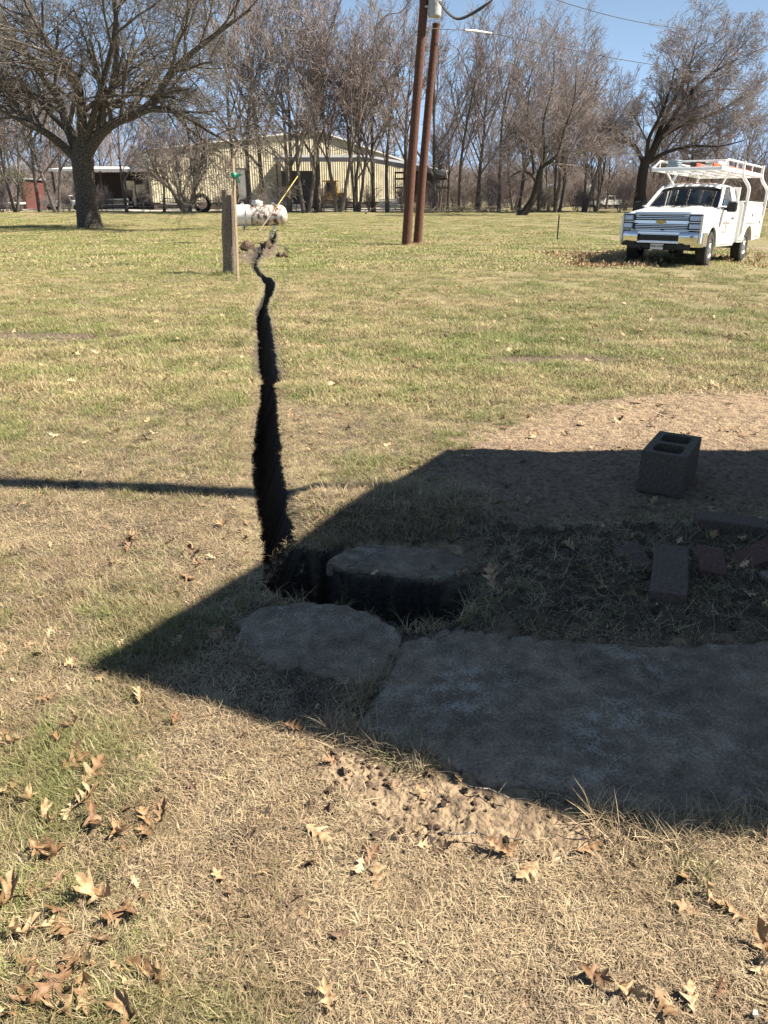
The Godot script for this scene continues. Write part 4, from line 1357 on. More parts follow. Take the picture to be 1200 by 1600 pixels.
func tree_proto(called: String, kind: int, label: String, m_trunk: Material, m_twig: Material) -> Node3D:
	var t := Node3D.new()
	t.name = called
	var trunk := MB.new()
	var crown := MB.new()
	var P := {"max": 4, "n": [5, 6, 6, 5, 0], "t0": [0.35, 0.25, 0.2, 0.15], "ang": [30.0, 34.0, 38.0, 42.0], "len": [0.62, 0.58, 0.52, 0.5], "wob": 0.11, "up": 0.05, "thin": 0.66, "rmin": 0.011}
	var stems := 1
	var H := 8.5
	var r0 := 0.17
	if kind == 1:
		stems = 2; H = 8.0; r0 = 0.145
	elif kind == 2:
		stems = 3; H = 7.0; r0 = 0.12
	elif kind == 3:
		H = 10.0; r0 = 0.16; P.ang = [24.0, 28.0, 34.0, 40.0]
	elif kind == 4:   # brushy sapling
		stems = 6; H = 2.6; r0 = 0.035; P.n = [5, 5, 4, 0, 0]; P.max = 3; P.rmin = 0.009; P.len = [0.7, 0.6, 0.5, 0.5]
	elif kind == 5:   # spreading multi-stem
		stems = 5; H = 5.2; r0 = 0.17; P.wob = 0.16; P.ang = [32.0, 38.0, 42.0, 45.0]
	for s in stems:
		var a := TAU * s / stems + rng.randf()
		var tilt := 0.06 if stems == 1 else rng.randf_range(0.10, 0.30)
		if kind == 5: tilt = rng.randf_range(0.35, 0.85)
		if kind == 4: tilt = rng.randf_range(0.1, 0.45)
		var dir := V(cos(a) * tilt, 1, sin(a) * tilt).normalized()
		var base := V(cos(a), 0, sin(a)) * (0.0 if stems == 1 else r0 * 0.8)
		var p := base - V(0, 0.25, 0)
		var pts := PackedVector3Array([p])
		var rad := PackedFloat32Array([r0 * 1.35])
		var segs := 7
		var L := H * rng.randf_range(0.85, 1.1)
		var dirs := [dir]
		for k in segs:
			dir = (dir + V(rng.randf_range(-0.10, 0.10), 0.05, rng.randf_range(-0.10, 0.10))).normalized()
			p += dir * L / segs
			pts.append(p); dirs.append(dir)
			rad.append(lerpf(r0, r0 * 0.42, (k + 1.0) / segs))
		trunk.tube(pts, rad, 9, false)
		var nl := 7 if kind != 4 else 6
		if stems > 2 and kind != 4: nl = 6
		for k in nl:
			var t01 := lerpf(0.32, 1.0, (k + rng.randf() * 0.7) / nl)
			if kind == 4: t01 = lerpf(0.2, 1.0, (k + rng.randf()) / nl)
			var f := t01 * segs
			var j := mini(int(f), segs - 1)
			var d: Vector3 = dirs[j + 1]
			var side := d.cross(V(rng.randf_range(-1, 1), rng.randf_range(-0.3, 0.3), rng.randf_range(-1, 1))).normalized()
			var ang := deg_to_rad(rng.randf_range(18, 46)) if k < nl - 1 else 0.1
			var nd := (d * cos(ang) + side * sin(ang)).normalized()
			limb(crown, pts[j].lerp(pts[j + 1], f - j), nd, L * rng.randf_range(0.5, 0.75) * (1.1 - 0.25 * t01), lerpf(r0, r0 * 0.42, t01) * 0.62, 1, P)
	var a1 := MeshInstance3D.new()
	a1.name = "trunk"; a1.mesh = trunk.mesh(); a1.material_override = m_trunk
	t.add_child(a1)
	var a2 := MeshInstance3D.new()
	a2.name = "crown"; a2.mesh = crown.mesh(); a2.material_override = m_twig
	t.add_child(a2)
	tag(t, label, "tree")
	return t

func limbed(t: Node3D, stem: Array, sr: Array, limbs: Array, P: Dictionary, mt: Material, mc: Material) -> void:
	# a tree whose main limbs follow given courses; limbs: [start radius, end radius, side shoots, points...]
	var trunk := MB.new()
	var crown := MB.new()
	trunk.tube(smooth_line(stem, 4), smooth_rad(sr, 4), 14, false)
	for l in limbs:
		var raw: Array = l.slice(3)
		var pts := smooth_line(raw, 5)
		var rad := PackedFloat32Array()
		for k in pts.size():
			rad.append(lerpf(l[0], l[1], float(k) / (pts.size() - 1)))
		trunk.tube(pts, rad, 9, false)
		var n: int = l[2]
		for k in n:
			var f := lerpf(0.18, 1.0, (k + rng.randf() * 0.6) / n) * (pts.size() - 1)
			var j := mini(int(f), pts.size() - 2)
			var d := (pts[j + 1] - pts[j]).normalized()
			var side := d.cross(V(rng.randf_range(-1, 1), rng.randf_range(-0.6, 0.6), rng.randf_range(-1, 1))).normalized()
			var ang := deg_to_rad(rng.randf_range(28, 65))
			if k == n - 1: ang = 0.15
			var rr: float = lerpf(l[0], l[1], f / (pts.size() - 1)) * 0.55
			limb(crown, pts[j].lerp(pts[j + 1], f - j), (d * cos(ang) + side * sin(ang)).normalized(), P.limb * rng.randf_range(0.6, 1.15), rr, 1, P)
	part("trunk", trunk, mt, t)
	part("crown", crown, mc, t)

func smooth_line(raw: Array, per: int) -> PackedVector3Array:
	var out := PackedVector3Array()
	for k in raw.size() - 1:
		var a: Vector3 = raw[maxi(k - 1, 0)]
		var b: Vector3 = raw[k]
		var c: Vector3 = raw[k + 1]
		var d: Vector3 = raw[mini(k + 2, raw.size() - 1)]
		for s in per:
			out.append(b.cubic_interpolate(c, a, d, float(s) / per))
	out.append(raw[-1])
	return out

func smooth_rad(raw: Array, per: int) -> PackedFloat32Array:
	var out := PackedFloat32Array()
	for k in raw.size() - 1:
		for s in per:
			out.append(lerpf(raw[k], raw[k + 1], float(s) / per))
	out.append(raw[-1])
	return out

func make_trees() -> void:
	# the big tree on the left
	var o := V(-15.95, lie(-15.95, 43.0), -43.0)
	var t := thing("spreading_oak", "huge bare spreading tree with a thick trunk at left", "tree", o)
	var P := {"max": 5, "n": [0, 6, 5, 4, 2, 0], "t0": [0.2, 0.2, 0.15, 0.15, 0.1], "ang": [40.0, 40.0, 42.0, 46.0, 50.0], "len": [0.7, 0.72, 0.66, 0.6, 0.6], "wob": 0.16, "up": 0.01, "thin": 0.58, "rmin": 0.0075, "limb": 3.6}
	limbed(t, [V(0.1, -0.3, 0), V(0.0, 0.25, 0), V(0.02, 1.8, 0), V(0.12, 3.4, 0.05), V(0.25, 4.3, 0.05)], [0.85, 0.66, 0.52, 0.56, 0.40], [
		[0.24, 0.06, 9, V(-0.05, 3.3, 0.1), V(-1.1, 4.4, 0.5), V(-2.1, 5.0, 1.0), V(-3.7, 5.9, 1.4), V(-6.0, 6.6, 1.8)],
		[0.28, 0.06, 11, V(-0.05, 3.5, 0), V(-0.6, 5.0, -0.4), V(-1.0, 6.3, -0.8), V(-2.3, 8.0, -1.2), V(-3.2, 9.1, -1.4), V(-4.4, 10.6, -1.8)],
		[0.28, 0.06, 11, V(0.2, 3.8, 0), V(0.6, 5.4, 0.6), V(0.70, 6.9, 0.9), V(-0.1, 8.0, 1.1), V(-0.8, 9.6, 1.4), V(-1.6, 12.0, 1.5)],
		[0.25, 0.05, 10, V(0.3, 4.0, 0), V(1.0, 5.3, -0.9), V(1.55, 6.3, -1.3), V(2.1, 8.6, -1.7), V(2.2, 10.5, -2.0), V(2.8, 12.8, -2.4)],
		[0.2, 0.05, 10, V(0.35, 4.0, 0.1), V(1.4, 5.6, 0.8), V(3.0, 8.5, 1.5), V(3.5, 10.5, 1.9), V(3.9, 12.0, 2.2)],
		[0.30, 0.07, 14, V(0.2, 3.3, 0), V(1.0, 4.2, 0.3), V(2.1, 5.0, 0.5), V(4.1, 5.75, 0.7), V(5.6, 7.4, 0.8), V(7.7, 8.8, 0.8), V(9.5, 9.9, 0.7)],
		[0.16, 0.04, 9, V(3.9, 5.6, 0.7), V(5.2, 5.6, 1.4), V(6.2, 5.2, 1.9), V(7.6, 4.4, 2.4), V(8.6, 3.9, 2.6)],
		[0.16, 0.04, 8, V(2.6, 5.2, 0.5), V(3.6, 6.6, -0.6), V(4.6, 8.0, -1.5), V(5.6, 9.8, -2.0), V(6.2, 11.5, -2.2)],
		[0.16, 0.04, 8, V(-0.4, 4.6, -0.2), V(-1.8, 5.6, -1.6), V(-3.4, 7.0, -2.8), V(-5.2, 8.2, -3.6)],
	], P, M.bark, M.bark_pale)
	# leaning dark tree at right of the poles
	o = V(12.6, lie(12.6, 72), -72)
	t = thing("leaning_tree", "dark crooked tree leaning to the right at the field's edge", "tree", o)
	var P2 := P.duplicate()
	P2.rmin = 0.010; P2.limb = 3.2; P2.max = 4; P2.up = 0.04
	limbed(t, [V(-0.3, -0.2, 0), V(0.1, 0.3, 0), V(0.75, 1.4, 0), V(1.0, 2.6, 0)], [0.55, 0.36, 0.30, 0.26], [
		[0.22, 0.05, 13, V(0.98, 2.5, 0), V(1.2, 3.8, 0.1), V(1.9, 4.35, 0.2), V(2.6, 4.8, 0.2), V(3.6, 5.2, 0.3), V(4.9, 5.4, 0.4), V(6.2, 6.3, 0.5)],
		[0.13, 0.03, 8, V(1.0, 2.6, 0), V(0.3, 3.4, 0.4), V(-0.7, 3.6, 0.7), V(-1.7, 3.1, 0.9)],
		[0.16, 0.03, 12, V(1.1, 3.2, 0), V(1.5, 5.2, -0.4), V(1.3, 7.5, -0.6), V(1.9, 10.5, -0.8), V(1.8, 13.0, -0.9)],
		[0.13, 0.03, 10, V(2.6, 4.8, 0.2), V(2.9, 6.8, 0.5), V(3.5, 9.0, 0.7), V(3.4, 11.5, 0.9)],
		[0.11, 0.03, 8, V(0.6, 3.4, 0.3), V(0.2, 5.5, 0.4), V(-0.3, 8.0, 0.4), V(-0.2, 10.5, 0.5)],
	], P2, M.bark_dark, M.twig)
	# big tree behind the truck
	o = V(28.2, lie(27.7, 88), -88)
	t = thing("spreading_oak", "large rounded bare tree standing behind the white truck", "tree", o)
	var P3 := P.duplicate()
	P3.rmin = 0.014; P3.limb = 4.4; P3.up = 0.025; P3.wob = 0.13; P3.n = [0, 6, 5, 4, 2, 0]
	limbed(t, [V(0, -0.3, 0), V(-0.1, 0.4, 0), V(-0.2, 3.0, 0), V(-0.1, 5.4, 0), V(0.6, 6.6, 0)], [0.95, 0.72, 0.58, 0.52, 0.4], [
		[0.40, 0.06, 15, V(0.2, 5.8, 0), V(1.2, 8.2, 0.4), V(2.8, 11.4, 0.8), V(4.4, 13.6, 1.0), V(6.4, 15.2, 1.2), V(8.0, 16.0, 1.2)],
		[0.30, 0.06, 10, V(0.6, 7.0, 0), V(1.6, 10.0, -0.8), V(3.0, 13.0, -1.4), V(3.9, 15.5, -1.6), V(4.4, 18.0, -1.8)],
		[0.26, 0.06, 8, V(0.1, 5.6, 0), V(-0.2, 8.0, 0.6), V(0.6, 10.5, 1.2), V(1.1, 13.0, 1.6), V(1.2, 15.0, 1.8)],
		[0.25, 0.05, 11, V(-0.1, 5.2, 0), V(-1.4, 7.4, -0.4), V(-3.4, 8.8, -0.6), V(-5.5, 9.4, -0.8)],
		[0.26, 0.05, 12, V(0.1, 5.4, 0), V(2.0, 6.6, 0.6), V(4.5, 7.2, 1.0), V(7.5, 7.2, 1.4), V(10.0, 7.8, 1.6)],
		[0.2, 0.04, 9, V(1.2, 8.2, 0.4), V(3.6, 9.6, 1.2), V(6.4, 10.6, 1.8), V(8.8, 12.2, 2.0)],
	], P3, M.bark_dark, M.twig)
	t.scale = V(0.95, 0.90, 0.95)
	# the row along the far edge of the field, in depth
	var protos := []
	for k in 3:
		protos.append(tree_proto("hackberry_tree", 0, "", M.bark, M.twig_red))
		protos.append(tree_proto("hackberry_tree", 1, "", M.bark_pale, M.twig))
		protos.append(tree_proto("hackberry_tree", 3, "", M.bark, M.twig))
	protos.append(tree_proto("hackberry_tree", 2, "", M.bark_pale, M.twig_red))
	var multi := tree_proto("multi_stem_tree", 5, "", M.bark_pale, M.twig)
	# notable trunks of the front row: x, d, scale, prototype
	var front := [[-41.5, 90, 0.95, 1], [-37.5, 87, 0.9, 2], [-35.2, 86, 0.95, 4], [-32.6, 88, 0.8, 0], [-28.0, 87, 0.75, 3], [-24.5, 89, 0.7, 6], [-13.9, 84, 1.1, 5], [-13.1, 86, 1.2, 2], [-16.5, 90, 1.05, 8], [-10.3, 86, 1.15, 7], [-8.2, 84, 1.1, 1], [-7.0, 86, 1.15, 0], [-4.8, 85, 1.0, 4], [-3.0, 88, 1.05, 9], [-1.2, 90, 1.0, 3], [0.4, 87, 0.95, 5], [2.6, 91, 1.0, 6], [5.6, 88, 1.0, 2], [8.2, 86, 1.02, 5], [10.6, 90, 1.0, 0], [12.6, 88, 1.0, 8], [15.0, 89, 0.92, 3], [16.6, 86, 0.95, 2], [18.2, 85, 0.95, 6], [19.6, 90, 0.98, 1], [22.0, 88, 0.85, 7], [24.2, 91, 0.85, 9], [31.5, 95, 0.72, 4], [34.5, 92, 0.7, 0], [38.0, 94, 0.72, 8], [41.5, 93, 0.72, 2], [45.0, 92, 0.75, 5], [48.5, 95, 0.75, 3]]
	var zone := func(x: float) -> String:
		if x < -30: return "bare winter tree at the far left beside the open shed"
		if x < -18: return "bare tree behind the big oak before the cream wall"
		if x < 2: return "tall bare tree in front of the metal shop"
		if x < 13: return "slender bare tree between utility poles and leaning tree"
		if x < 26: return "slender bare tree between leaning tree and truck"
		return "lower bare tree at the far right behind the truck"
	var used := {}
	front.sort_custom(func(a, b): return a[0] < b[0])
	for f in front:
		var p: Node3D = protos[f[3]]
		var s: float = f[2] * rng.randf_range(0.95, 1.1) * (1.42 if f[0] > -20 and f[0] < 3 else 1.28)
		var c := copy(p, "hackberry_tree", V(f[0], lie(f[0], f[1]), -f[1]), rng.randf() * TAU, V(s, s * rng.randf_range(0.95, 1.1), s))
		var zn: String = zone.call(f[0])
		used[zn] = used.get(zn, 0) + 1
		tag(c, zn + ", " + ["first", "second", "third", "fourth", "fifth", "sixth", "seventh", "eighth", "ninth", "tenth", "eleventh"][used[zn] - 1] + " from the left", "tree", "bare trees along the field's far edge")
	var c2 := copy(multi, "multi_stem_tree", V(-20.6, lie(-20.6, 83), -83), 0.4, V(1.15, 1.15, 1.15))
	tag(c2, "low tree with several stems fanning out before the cream wall", "tree")
	# second row behind
	for k in 44:
		var x := -62.0 + k * 2.95 + rng.randf_range(-1.2, 1.2)
		var d := rng.randf_range(118, 136) if x < 6 else rng.randf_range(98, 122)
		if x > 26: d += 8
		var s := rng.randf_range(0.9, 1.2) * (0.85 if x > 26 else 1.0)
		var c := copy(protos[rng.randi() % protos.size()], "hackberry_tree", V(x, lie(x, d), -d), rng.randf() * TAU, V(s, s, s))
		tag(c, "bare tree in the back row seen through the front trees", "tree", "bare trees of the back row")
	# brush at the foot of the row
	var brush := [tree_proto("leafless_shrub", 4, "", M.bark_pale, M.twig), tree_proto("leafless_shrub", 4, "", M.bark, M.twig_red)]
	for k in 74:
		var x := -46.0 + k * 1.32 + rng.randf_range(-0.7, 0.7)
		if x > -31 and x < 2 and rng.randf() < 0.45: continue
		var d := rng.randf_range(87, 97)
		if x > 5: d = rng.randf_range(86, 112)
		var s := rng.randf_range(0.5, 1.15) * (1.25 if x > 5 else 0.8)
		var c := copy(brush[rng.randi() % 2], "leafless_shrub", V(x, lie(x, d), -d), rng.randf() * TAU, V(s, s, s))
		tag(c, "leafless thicket shrub %s" % ("at the foot of the left trees" if x < -15 else ("before the metal shop" if x < 5 else ("between the poles and the truck" if x < 25 else "behind the truck"))), "shrub", "leafless shrubs under the trees")
	# woods beyond
	for v in 2:
		var mm := MultiMesh.new()
		mm.transform_format = MultiMesh.TRANSFORM_3D
		mm.mesh = protos[v].get_child(1).mesh
		mm.instance_count = 90
		for k in 90:
			var d := rng.randf_range(150, 260)
			var x := rng.randf_range(-0.75, 0.75) * d
			var s := rng.randf_range(0.6, 0.95)
			mm.set_instance_transform(k, Transform3D(Basis(Vector3.UP, rng.randf() * TAU).scaled(V(s * 1.5, s, s * 1.5)), V(x, -2.5, -d)))
		var w := MultiMeshInstance3D.new()
		w.name = numbered("distant_woods")
		w.multimesh = mm
		w.material_override = M.twig_red
		add_child(w)
		tag(w, "distant bare woods beyond the sheds", "woods", "", "stuff")
	for v in 2:
		var mm := MultiMesh.new()
		mm.transform_format = MultiMesh.TRANSFORM_3D
		mm.mesh = brush[v].get_child(1).mesh
		mm.instance_count = 190
		for k in 190:
			var d := rng.randf_range(118, 175)
			var x := rng.randf_range(-0.62, 0.62) * d
			var s := rng.randf_range(1.3, 2.1)
			mm.set_instance_transform(k, Transform3D(Basis(Vector3.UP, rng.randf() * TAU).scaled(V(s * 1.3, s, s * 1.3)), V(x, -0.6, -d)))
		var w := MultiMeshInstance3D.new()
		w.name = numbered("distant_brush")
		w.multimesh = mm
		w.material_override = M.twig
		add_child(w)
		tag(w, "grey leafless brush far behind the tree rows", "brush", "", "stuff")
	for p in protos: p.free()
	for p in brush: p.free()
	multi.free()
	# olive evergreens at far left, and a dark one in the gap at right
	for q in [[-44.5, 98, 2.6, 3.2, "olive evergreen at the left edge"], [-42.2, 113, 3.0, 3.6, "olive evergreen just left of the open shed"], [-49.0, 104, 3.6, 3.9, "olive evergreen partly cut by the left edge"], [20.5, 100, 2.2, 1.7, "dark evergreen bush behind the trees near the leaning one"]]:
		var e := thing("cedar_tree", q[4], "tree", V(q[0], lie(q[0], q[1]), -q[1]))
		var tb := MB.new()
		tb.tube(PackedVector3Array([V(0, -0.2, 0), V(0.1, q[3] * 0.8, 0), V(0, q[3] * 1.7, 0)]), PackedFloat32Array([0.2, 0.14, 0.05]), 8)
		part("trunk", tb, M.bark, e)
		var cb := MB.new()
		for k in 1700:
			var u := V(rng.randfn(), rng.randfn(), rng.randfn()).normalized()
			var lump := 0.75 + 0.35 * nz.get_noise_3d(u.x * 2.2 + q[0], u.y * 2.2, u.z * 2.2)
			var p: Vector3 = V(u.x * q[2], u.y * q[3] * 0.85, u.z * q[2]) * lump * pow(rng.randf(), 0.28) + V(0, q[3] * 0.95, 0)
			if p.y < 0.2: continue
			var a := Basis.from_euler(V(rng.randf() * 6, rng.randf() * 6, rng.randf() * 6))
			var s := rng.randf_range(0.08, 0.2)
			cb.tri(p + a.x * s, p + a.y * s * 0.5, p - a.x * s)
		part("crown", cb, M.evergreen, e)

# ---------------------------------------------------------------- sheds and machines behind the trees
func ribbed(mb: MB, x0: float, x1: float, z: float, ybot: float, ytop: Callable, pitch := 0.32, depth := 0.05) -> void:
	var n := int((x1 - x0) / pitch)
	for k in n:
		var a := x0 + (x1 - x0) * k / n
		var w := (x1 - x0) / n
		var xs := [a, a + w * 0.55, a + w * 0.68, a + w * 0.87, a + w]
		var zs := [z, z, z + depth, z + depth, z]
		for j in 4:
			mb.quad(V(xs[j], ybot, zs[j]), V(xs[j + 1], ybot, zs[j + 1]), V(xs[j + 1], ytop.call(xs[j + 1]), zs[j + 1]), V(xs[j], ytop.call(xs[j]), zs[j]))

func background() -> void:
	# cream metal shop
	var t := thing("metal_shop", "long cream ribbed metal shop with a low gable roof", "building", V(-13, 0, -108))
	t.rotation.y = 0.40
	var gable := func(x: float) -> float:
		return 6.9 + (x + 17.5) / 22.0 * 2.7 if x < 4.5 else 9.6 - (x - 4.5) / 12.5 * 3.4
	var mb := MB.new()
	ribbed(mb, -17.5, -7.2, 0, 0.9, gable)
	ribbed(mb, -5.4, 17.0, 0, 0.9, gable)
	part("ribbed_wall", mb, M.cream, t)
	mb = MB.new()
	ribbed(mb, -7.2, -5.4, 0, 5.0, gable)
	part("wall_over_door", mb, M.cream, t)
	mb = MB.new()
	mb.box(V(-0.25, 0.45, -7.1), V(34.4, 0.9, 14.0))
	part("footing", mb, M.shed_brown, t)
	mb = MB.new()
	mb.box(V(-6.3, 2.9, -0.12), V(1.8, 4.2, 0.1))
	part("sliding_door", mb, mat(lin(0.20, 0.20, 0.19), 0.7), t)
	mb = MB.new()
	for e in [[V(-17.8, 6.95, 0), V(4.5, 9.7, 0)], [V(4.5, 9.7, 0), V(17.3, 6.2, 0)]]:
		var a: Vector3 = e[0]
		var b: Vector3 = e[1]
		mb.quad(a + V(0, 0, 0.4), b + V(0, 0, 0.4), b + V(0, 0, -16), a + V(0, 0, -16))
		mb.quad(a + V(0, -0.16, 0.4), b + V(0, -0.16, 0.4), b + V(0, 0, 0.4), a + V(0, 0, 0.4))
		mb.quad(a + V(0, -0.16, -16), b + V(0, -0.16, -16), b + V(0, -0.16, 0.38), a + V(0, -0.16, 0.38))
	part("roof", mb, M.roofwhite, t)
	for x in [-17.4, 16.9]:
		mb = MB.new()
		mb.box(V(x, 3.5, -8), V(0.1, 6.2, 15.5))
		part("side_wall", mb, M.cream, t)
	# open lean-to in front of the shop's right half
	t = thing("lean_to", "dark open-sided lean-to roof built against the shop", "shed", V(0, 0, -100))
	mb = MB.new()
	for e in [[V(-13.5, 6.0, 0), V(-2.0, 6.0, 0)], [V(-2.0, 6.0, 0), V(8.2, 4.3, 0)]]:
		var a: Vector3 = e[0]
		var b: Vector3 = e[1]
		mb.quad(a, b, b + V(0, 0.6, -7.6), a + V(0, 0.6, -7.6))
		mb.quad(a + V(0, -0.5, 0), b + V(0, -0.5, 0), b, a)
	part("roof", mb, M.roofgrey, t)
	for x in [-13.2, -8.6, -3.6, 1.4, 4.8, 8.0]:
		mb = MB.new()
		mb.box(V(x, 2.7 if x < 0 else 2.2, -0.2), V(0.16, 5.5 if x < 0 else 4.4, 0.16))
		part("roof_post", mb, M.iron, t)
	for q in [V(5.6, 3.1, -6.6), V(-11.0, 2.6, -6.9)]:
		mb = MB.new()
		mb.box(q, V(5.0, 4.2, 0.1))
		part("back_panel", mb, M.shed_dark, t)
	for y in [2.6, 3.6, 4.3]:
		mb = MB.new()
		mb.box(V(4.6, y, -0.3), V(6.6, 0.22, 0.08))
		part("rail_board", mb, M.shed_brown, t)
	# open shed at left with a white roof
	t = thing("open_shed", "low open-fronted shed with a white roof edge behind the oak", "shed", V(0, 0, -102))
	mb = MB.new()
	mb.box(V(-35.6, 4.9, -4), V(12.6, 0.28, 9.0), Basis(Vector3.RIGHT, 0.06))
	part("roof", mb, M.roofwhite, t)
	mb = MB.new()
	mb.box(V(-35.6, 2.3, -8), V(12.2, 4.6, 0.15))
	part("back_wall", mb, M.shed_brown, t)
	for x in [-41.6, -38.6, -35.6, -32.6, -29.8]:
		mb = MB.new()
		mb.box(V(x, 2.4, 0.1), V(0.2, 4.8, 0.2))
		part("roof_post", mb, M.shed_brown, t)
	mb = MB.new()
	mb.box(V(-32.9, 2.9, -2.0), V(1.6, 1.1, 0.2)); mb.box(V(-31.4, 2.3, -2.0), V(1.1, 1.4, 0.2)); mb.box(V(-32.3, 1.7, -2.1), V(0.3, 2.4, 0.2))
	part("stored_panel", mb, M.cream, t)
	# red barn corner at far left
	t = thing("red_barn", "dull red barn at the left edge behind the trees", "barn", V(-53.5, 0, -106))
	mb = MB.new()
	ribbed(mb, -5, 6.2, 0, 0, func(_x): return 3.6, 0.4, 0.05)
	mb.box(V(0.6, 1.8, -3.1), V(11.2, 3.6, 6.0))
	part("wall", mb, M.red, t)
	mb = MB.new()
	mb.box(V(0.6, 3.75, -3), V(11.8, 0.2, 7.0))
	part("roof", mb, M.roofgrey, t)
	# pickup and trailer at the left shed
	far_pickup("white pickup parked by the open shed at left", V(-38.6, 0.0, -97.5), 1.45)
	t = thing("flatbed_trailer", "low white flatbed trailer at the left edge", "trailer", V(-46.2, 0, -95))
	mb = MB.new()
	mb.box(V(0, 0.85, 0), V(6.5, 0.22, 2.2), Basis.IDENTITY, 0.03)
	part("bed", mb, M.roofwhite, t)
	for x in [-0.5, 0.6]:
		mb = MB.new()
		mb.lathe(V(x, 0.38, 1.05), Basis(V(1, 0, 0), V(0, 0, 1), V(0, -1, 0)), [Vector2(0, -0.12), Vector2(0.36, -0.12), Vector2(0.38, 0), Vector2(0.36, 0.12), Vector2(0, 0.12)], 16)
		part("wheel", mb, M.rubber, t)
	for x in [-3.1, -1.6, 0.0, 1.6, 3.1]:
		mb = MB.new()
		mb.box(V(x, 1.4, -1.0), V(0.1, 1.0, 0.1))
		part("stake", mb, M.iron, t)
	# yellow machine under the lean-to
	t = thing("yellow_loader", "dusty yellow loader with a cab parked under the lean-to", "loader", V(-6.4, 0, -96.5))
	mb = MB.new()
	mb.prism(PackedVector2Array([Vector2(-2.2, 0.9), Vector2(-2.2, 1.5), Vector2(-0.6, 1.7), Vector2(-0.2, 2.0), Vector2(1.6, 2.0), Vector2(1.9, 1.7), Vector2(1.9, 0.8)]), V(0, 0, 0.8), V(1, 0, 0), V(0, 1, 0), V(0, 0, -1.6))
	part("body", mb, M.machine, t)
	mb = MB.new()
	mb.prism(PackedVector2Array([Vector2(-0.7, 1.9), Vector2(-0.5, 3.2), Vector2(0.7, 3.2), Vector2(0.9, 1.9)]), V(0, 0, 0.7), V(1, 0, 0), V(0, 1, 0), V(0, 0, -1.4))
	part("cab", mb, M.machine, t)
	mb = MB.new()
	mb.box(V(0.05, 3.3, 0), V(2.0, 0.14, 1.7), Basis.IDENTITY, 0.04)
	part("cab_roof", mb, M.machine, t)
	mb = MB.new()
	mb.prism(PackedVector2Array([Vector2(-0.5, 2.15), Vector2(-0.36, 3.05), Vector2(0.3, 3.05), Vector2(0.34, 2.15)]), V(0, 0, 0.73), V(1, 0, 0), V(0, 1, 0), V(0, 0, -0.02))
	part("cab_window", mb, M.black, t)
	for x in [-1.5, 1.3]:
		mb = MB.new()
		mb.lathe(V(x, 0.72, 0.95), Basis(V(1, 0, 0), V(0, 0, 1), V(0, -1, 0)), [Vector2(0, -0.25), Vector2(0.6, -0.25), Vector2(0.72, -0.15), Vector2(0.72, 0.15), Vector2(0.6, 0.25), Vector2(0.35, 0.22), Vector2(0, 0.22)], 20)
		part("wheel", mb, M.rubber, t)
	mb = MB.new()
	mb.prism(PackedVector2Array([Vector2(-3.4, 0.3), Vector2(-3.5, 1.2), Vector2(-2.9, 0.9), Vector2(-2.6, 0.35)]), V(0, 0, 1.1), V(1, 0, 0), V(0, 1, 0), V(0, 0, -2.2))
	mb.box(V(-2.4, 1.1, 0.6), V(1.6, 0.16, 0.14), Basis(Vector3.BACK, 0.3)); mb.box(V(-2.4, 1.1, -0.6), V(1.6, 0.16, 0.14), Basis(Vector3.BACK, 0.3))
	part("bucket", mb, M.iron, t)
	# scrap along the fence
	for q in [["long rusty steel bar rack before the yellow loader", -5.5, 93.5, 5.0, M.iron], ["pile of grey pipes in front of the lean-to at left", -11.8, 93.0, 4.0, M.alu], ["stack of dark beams under the cream wall", -25.0, 97.0, 5.0, M.iron], ["low heap of pale pipes between the poles and shop", 0.5, 94.0, 3.2, M.galv], ["heap of dark scrap behind the big oak", -31.5, 94.0, 4.0, M.shed_dark], ["low stack of scrap under the shop's grey door", -16.6, 95.0, 4.4, M.iron]]:
		t = thing("scrap_stack", q[0], "scrap", V(q[1], 0, -q[2]))
		for k in 7:
			mb = MB.new()
			var y := 0.2 + 0.18 * k
			var l: float = q[3] * rng.randf_range(0.5, 1.0)
			mb.box(V(rng.randf_range(-0.5, 0.5), y, rng.randf_range(-0.5, 0.5)), V(l, 0.13, 0.18), Basis.from_euler(V(0, rng.randf_range(-0.15, 0.15), rng.randf_range(-0.06, 0.06))))
			part("bar", mb, q[4] if k % 3 else M.alu, t)
	t = thing("tractor_tyre", "worn black tractor tyre leaning beside the fanned tree", "tyre", V(-19.2, 0.0, -84.6))
	mb = MB.new()
	var ring := []
	for k in 25:
		var row := PackedVector3Array()
		var a := -TAU * k / 24.0
		for j in 9:
			var b := TAU * j / 8.0
			var rr := 0.78 + 0.20 * cos(b)
			row.append(V(cos(a) * rr, 0.95 + sin(a) * rr, sin(b) * 0.24))
		ring.append(row)
	mb.grid(ring)
	for k in 24:
		var a := TAU * k / 24.0
		mb.box(V(cos(a) * 0.97, 0.95 + sin(a) * 0.97, 0.08 * (1 if k % 2 else -1)), V(0.06, 0.1, 0.24), Basis(Vector3.BACK, a))
	part("casing", mb, M.rubber, t)
	t.rotation = V(-0.15, 0.5, 0)
	t = thing("oil_drum", "small red drum standing among the scrap", "drum", V(-8.9, 0, -91))
	mb = MB.new()
	mb.lathe(Vector3.ZERO, Basis.IDENTITY, [Vector2(0, 0), Vector2(0.29, 0), Vector2(0.29, 0.28), Vector2(0.31, 0.3), Vector2(0.29, 0.32), Vector2(0.29, 0.58), Vector2(0.31, 0.6), Vector2(0.29, 0.62), Vector2(0.29, 0.88), Vector2(0.25, 0.87), Vector2(0, 0.86)], 20)
	part("barrel", mb, M.red, t)
	# wire fence along the trees
	t = thing("wire_fence", "thin wire fence on metal posts along the tree line", "fence", V(0, 0, -91.5))
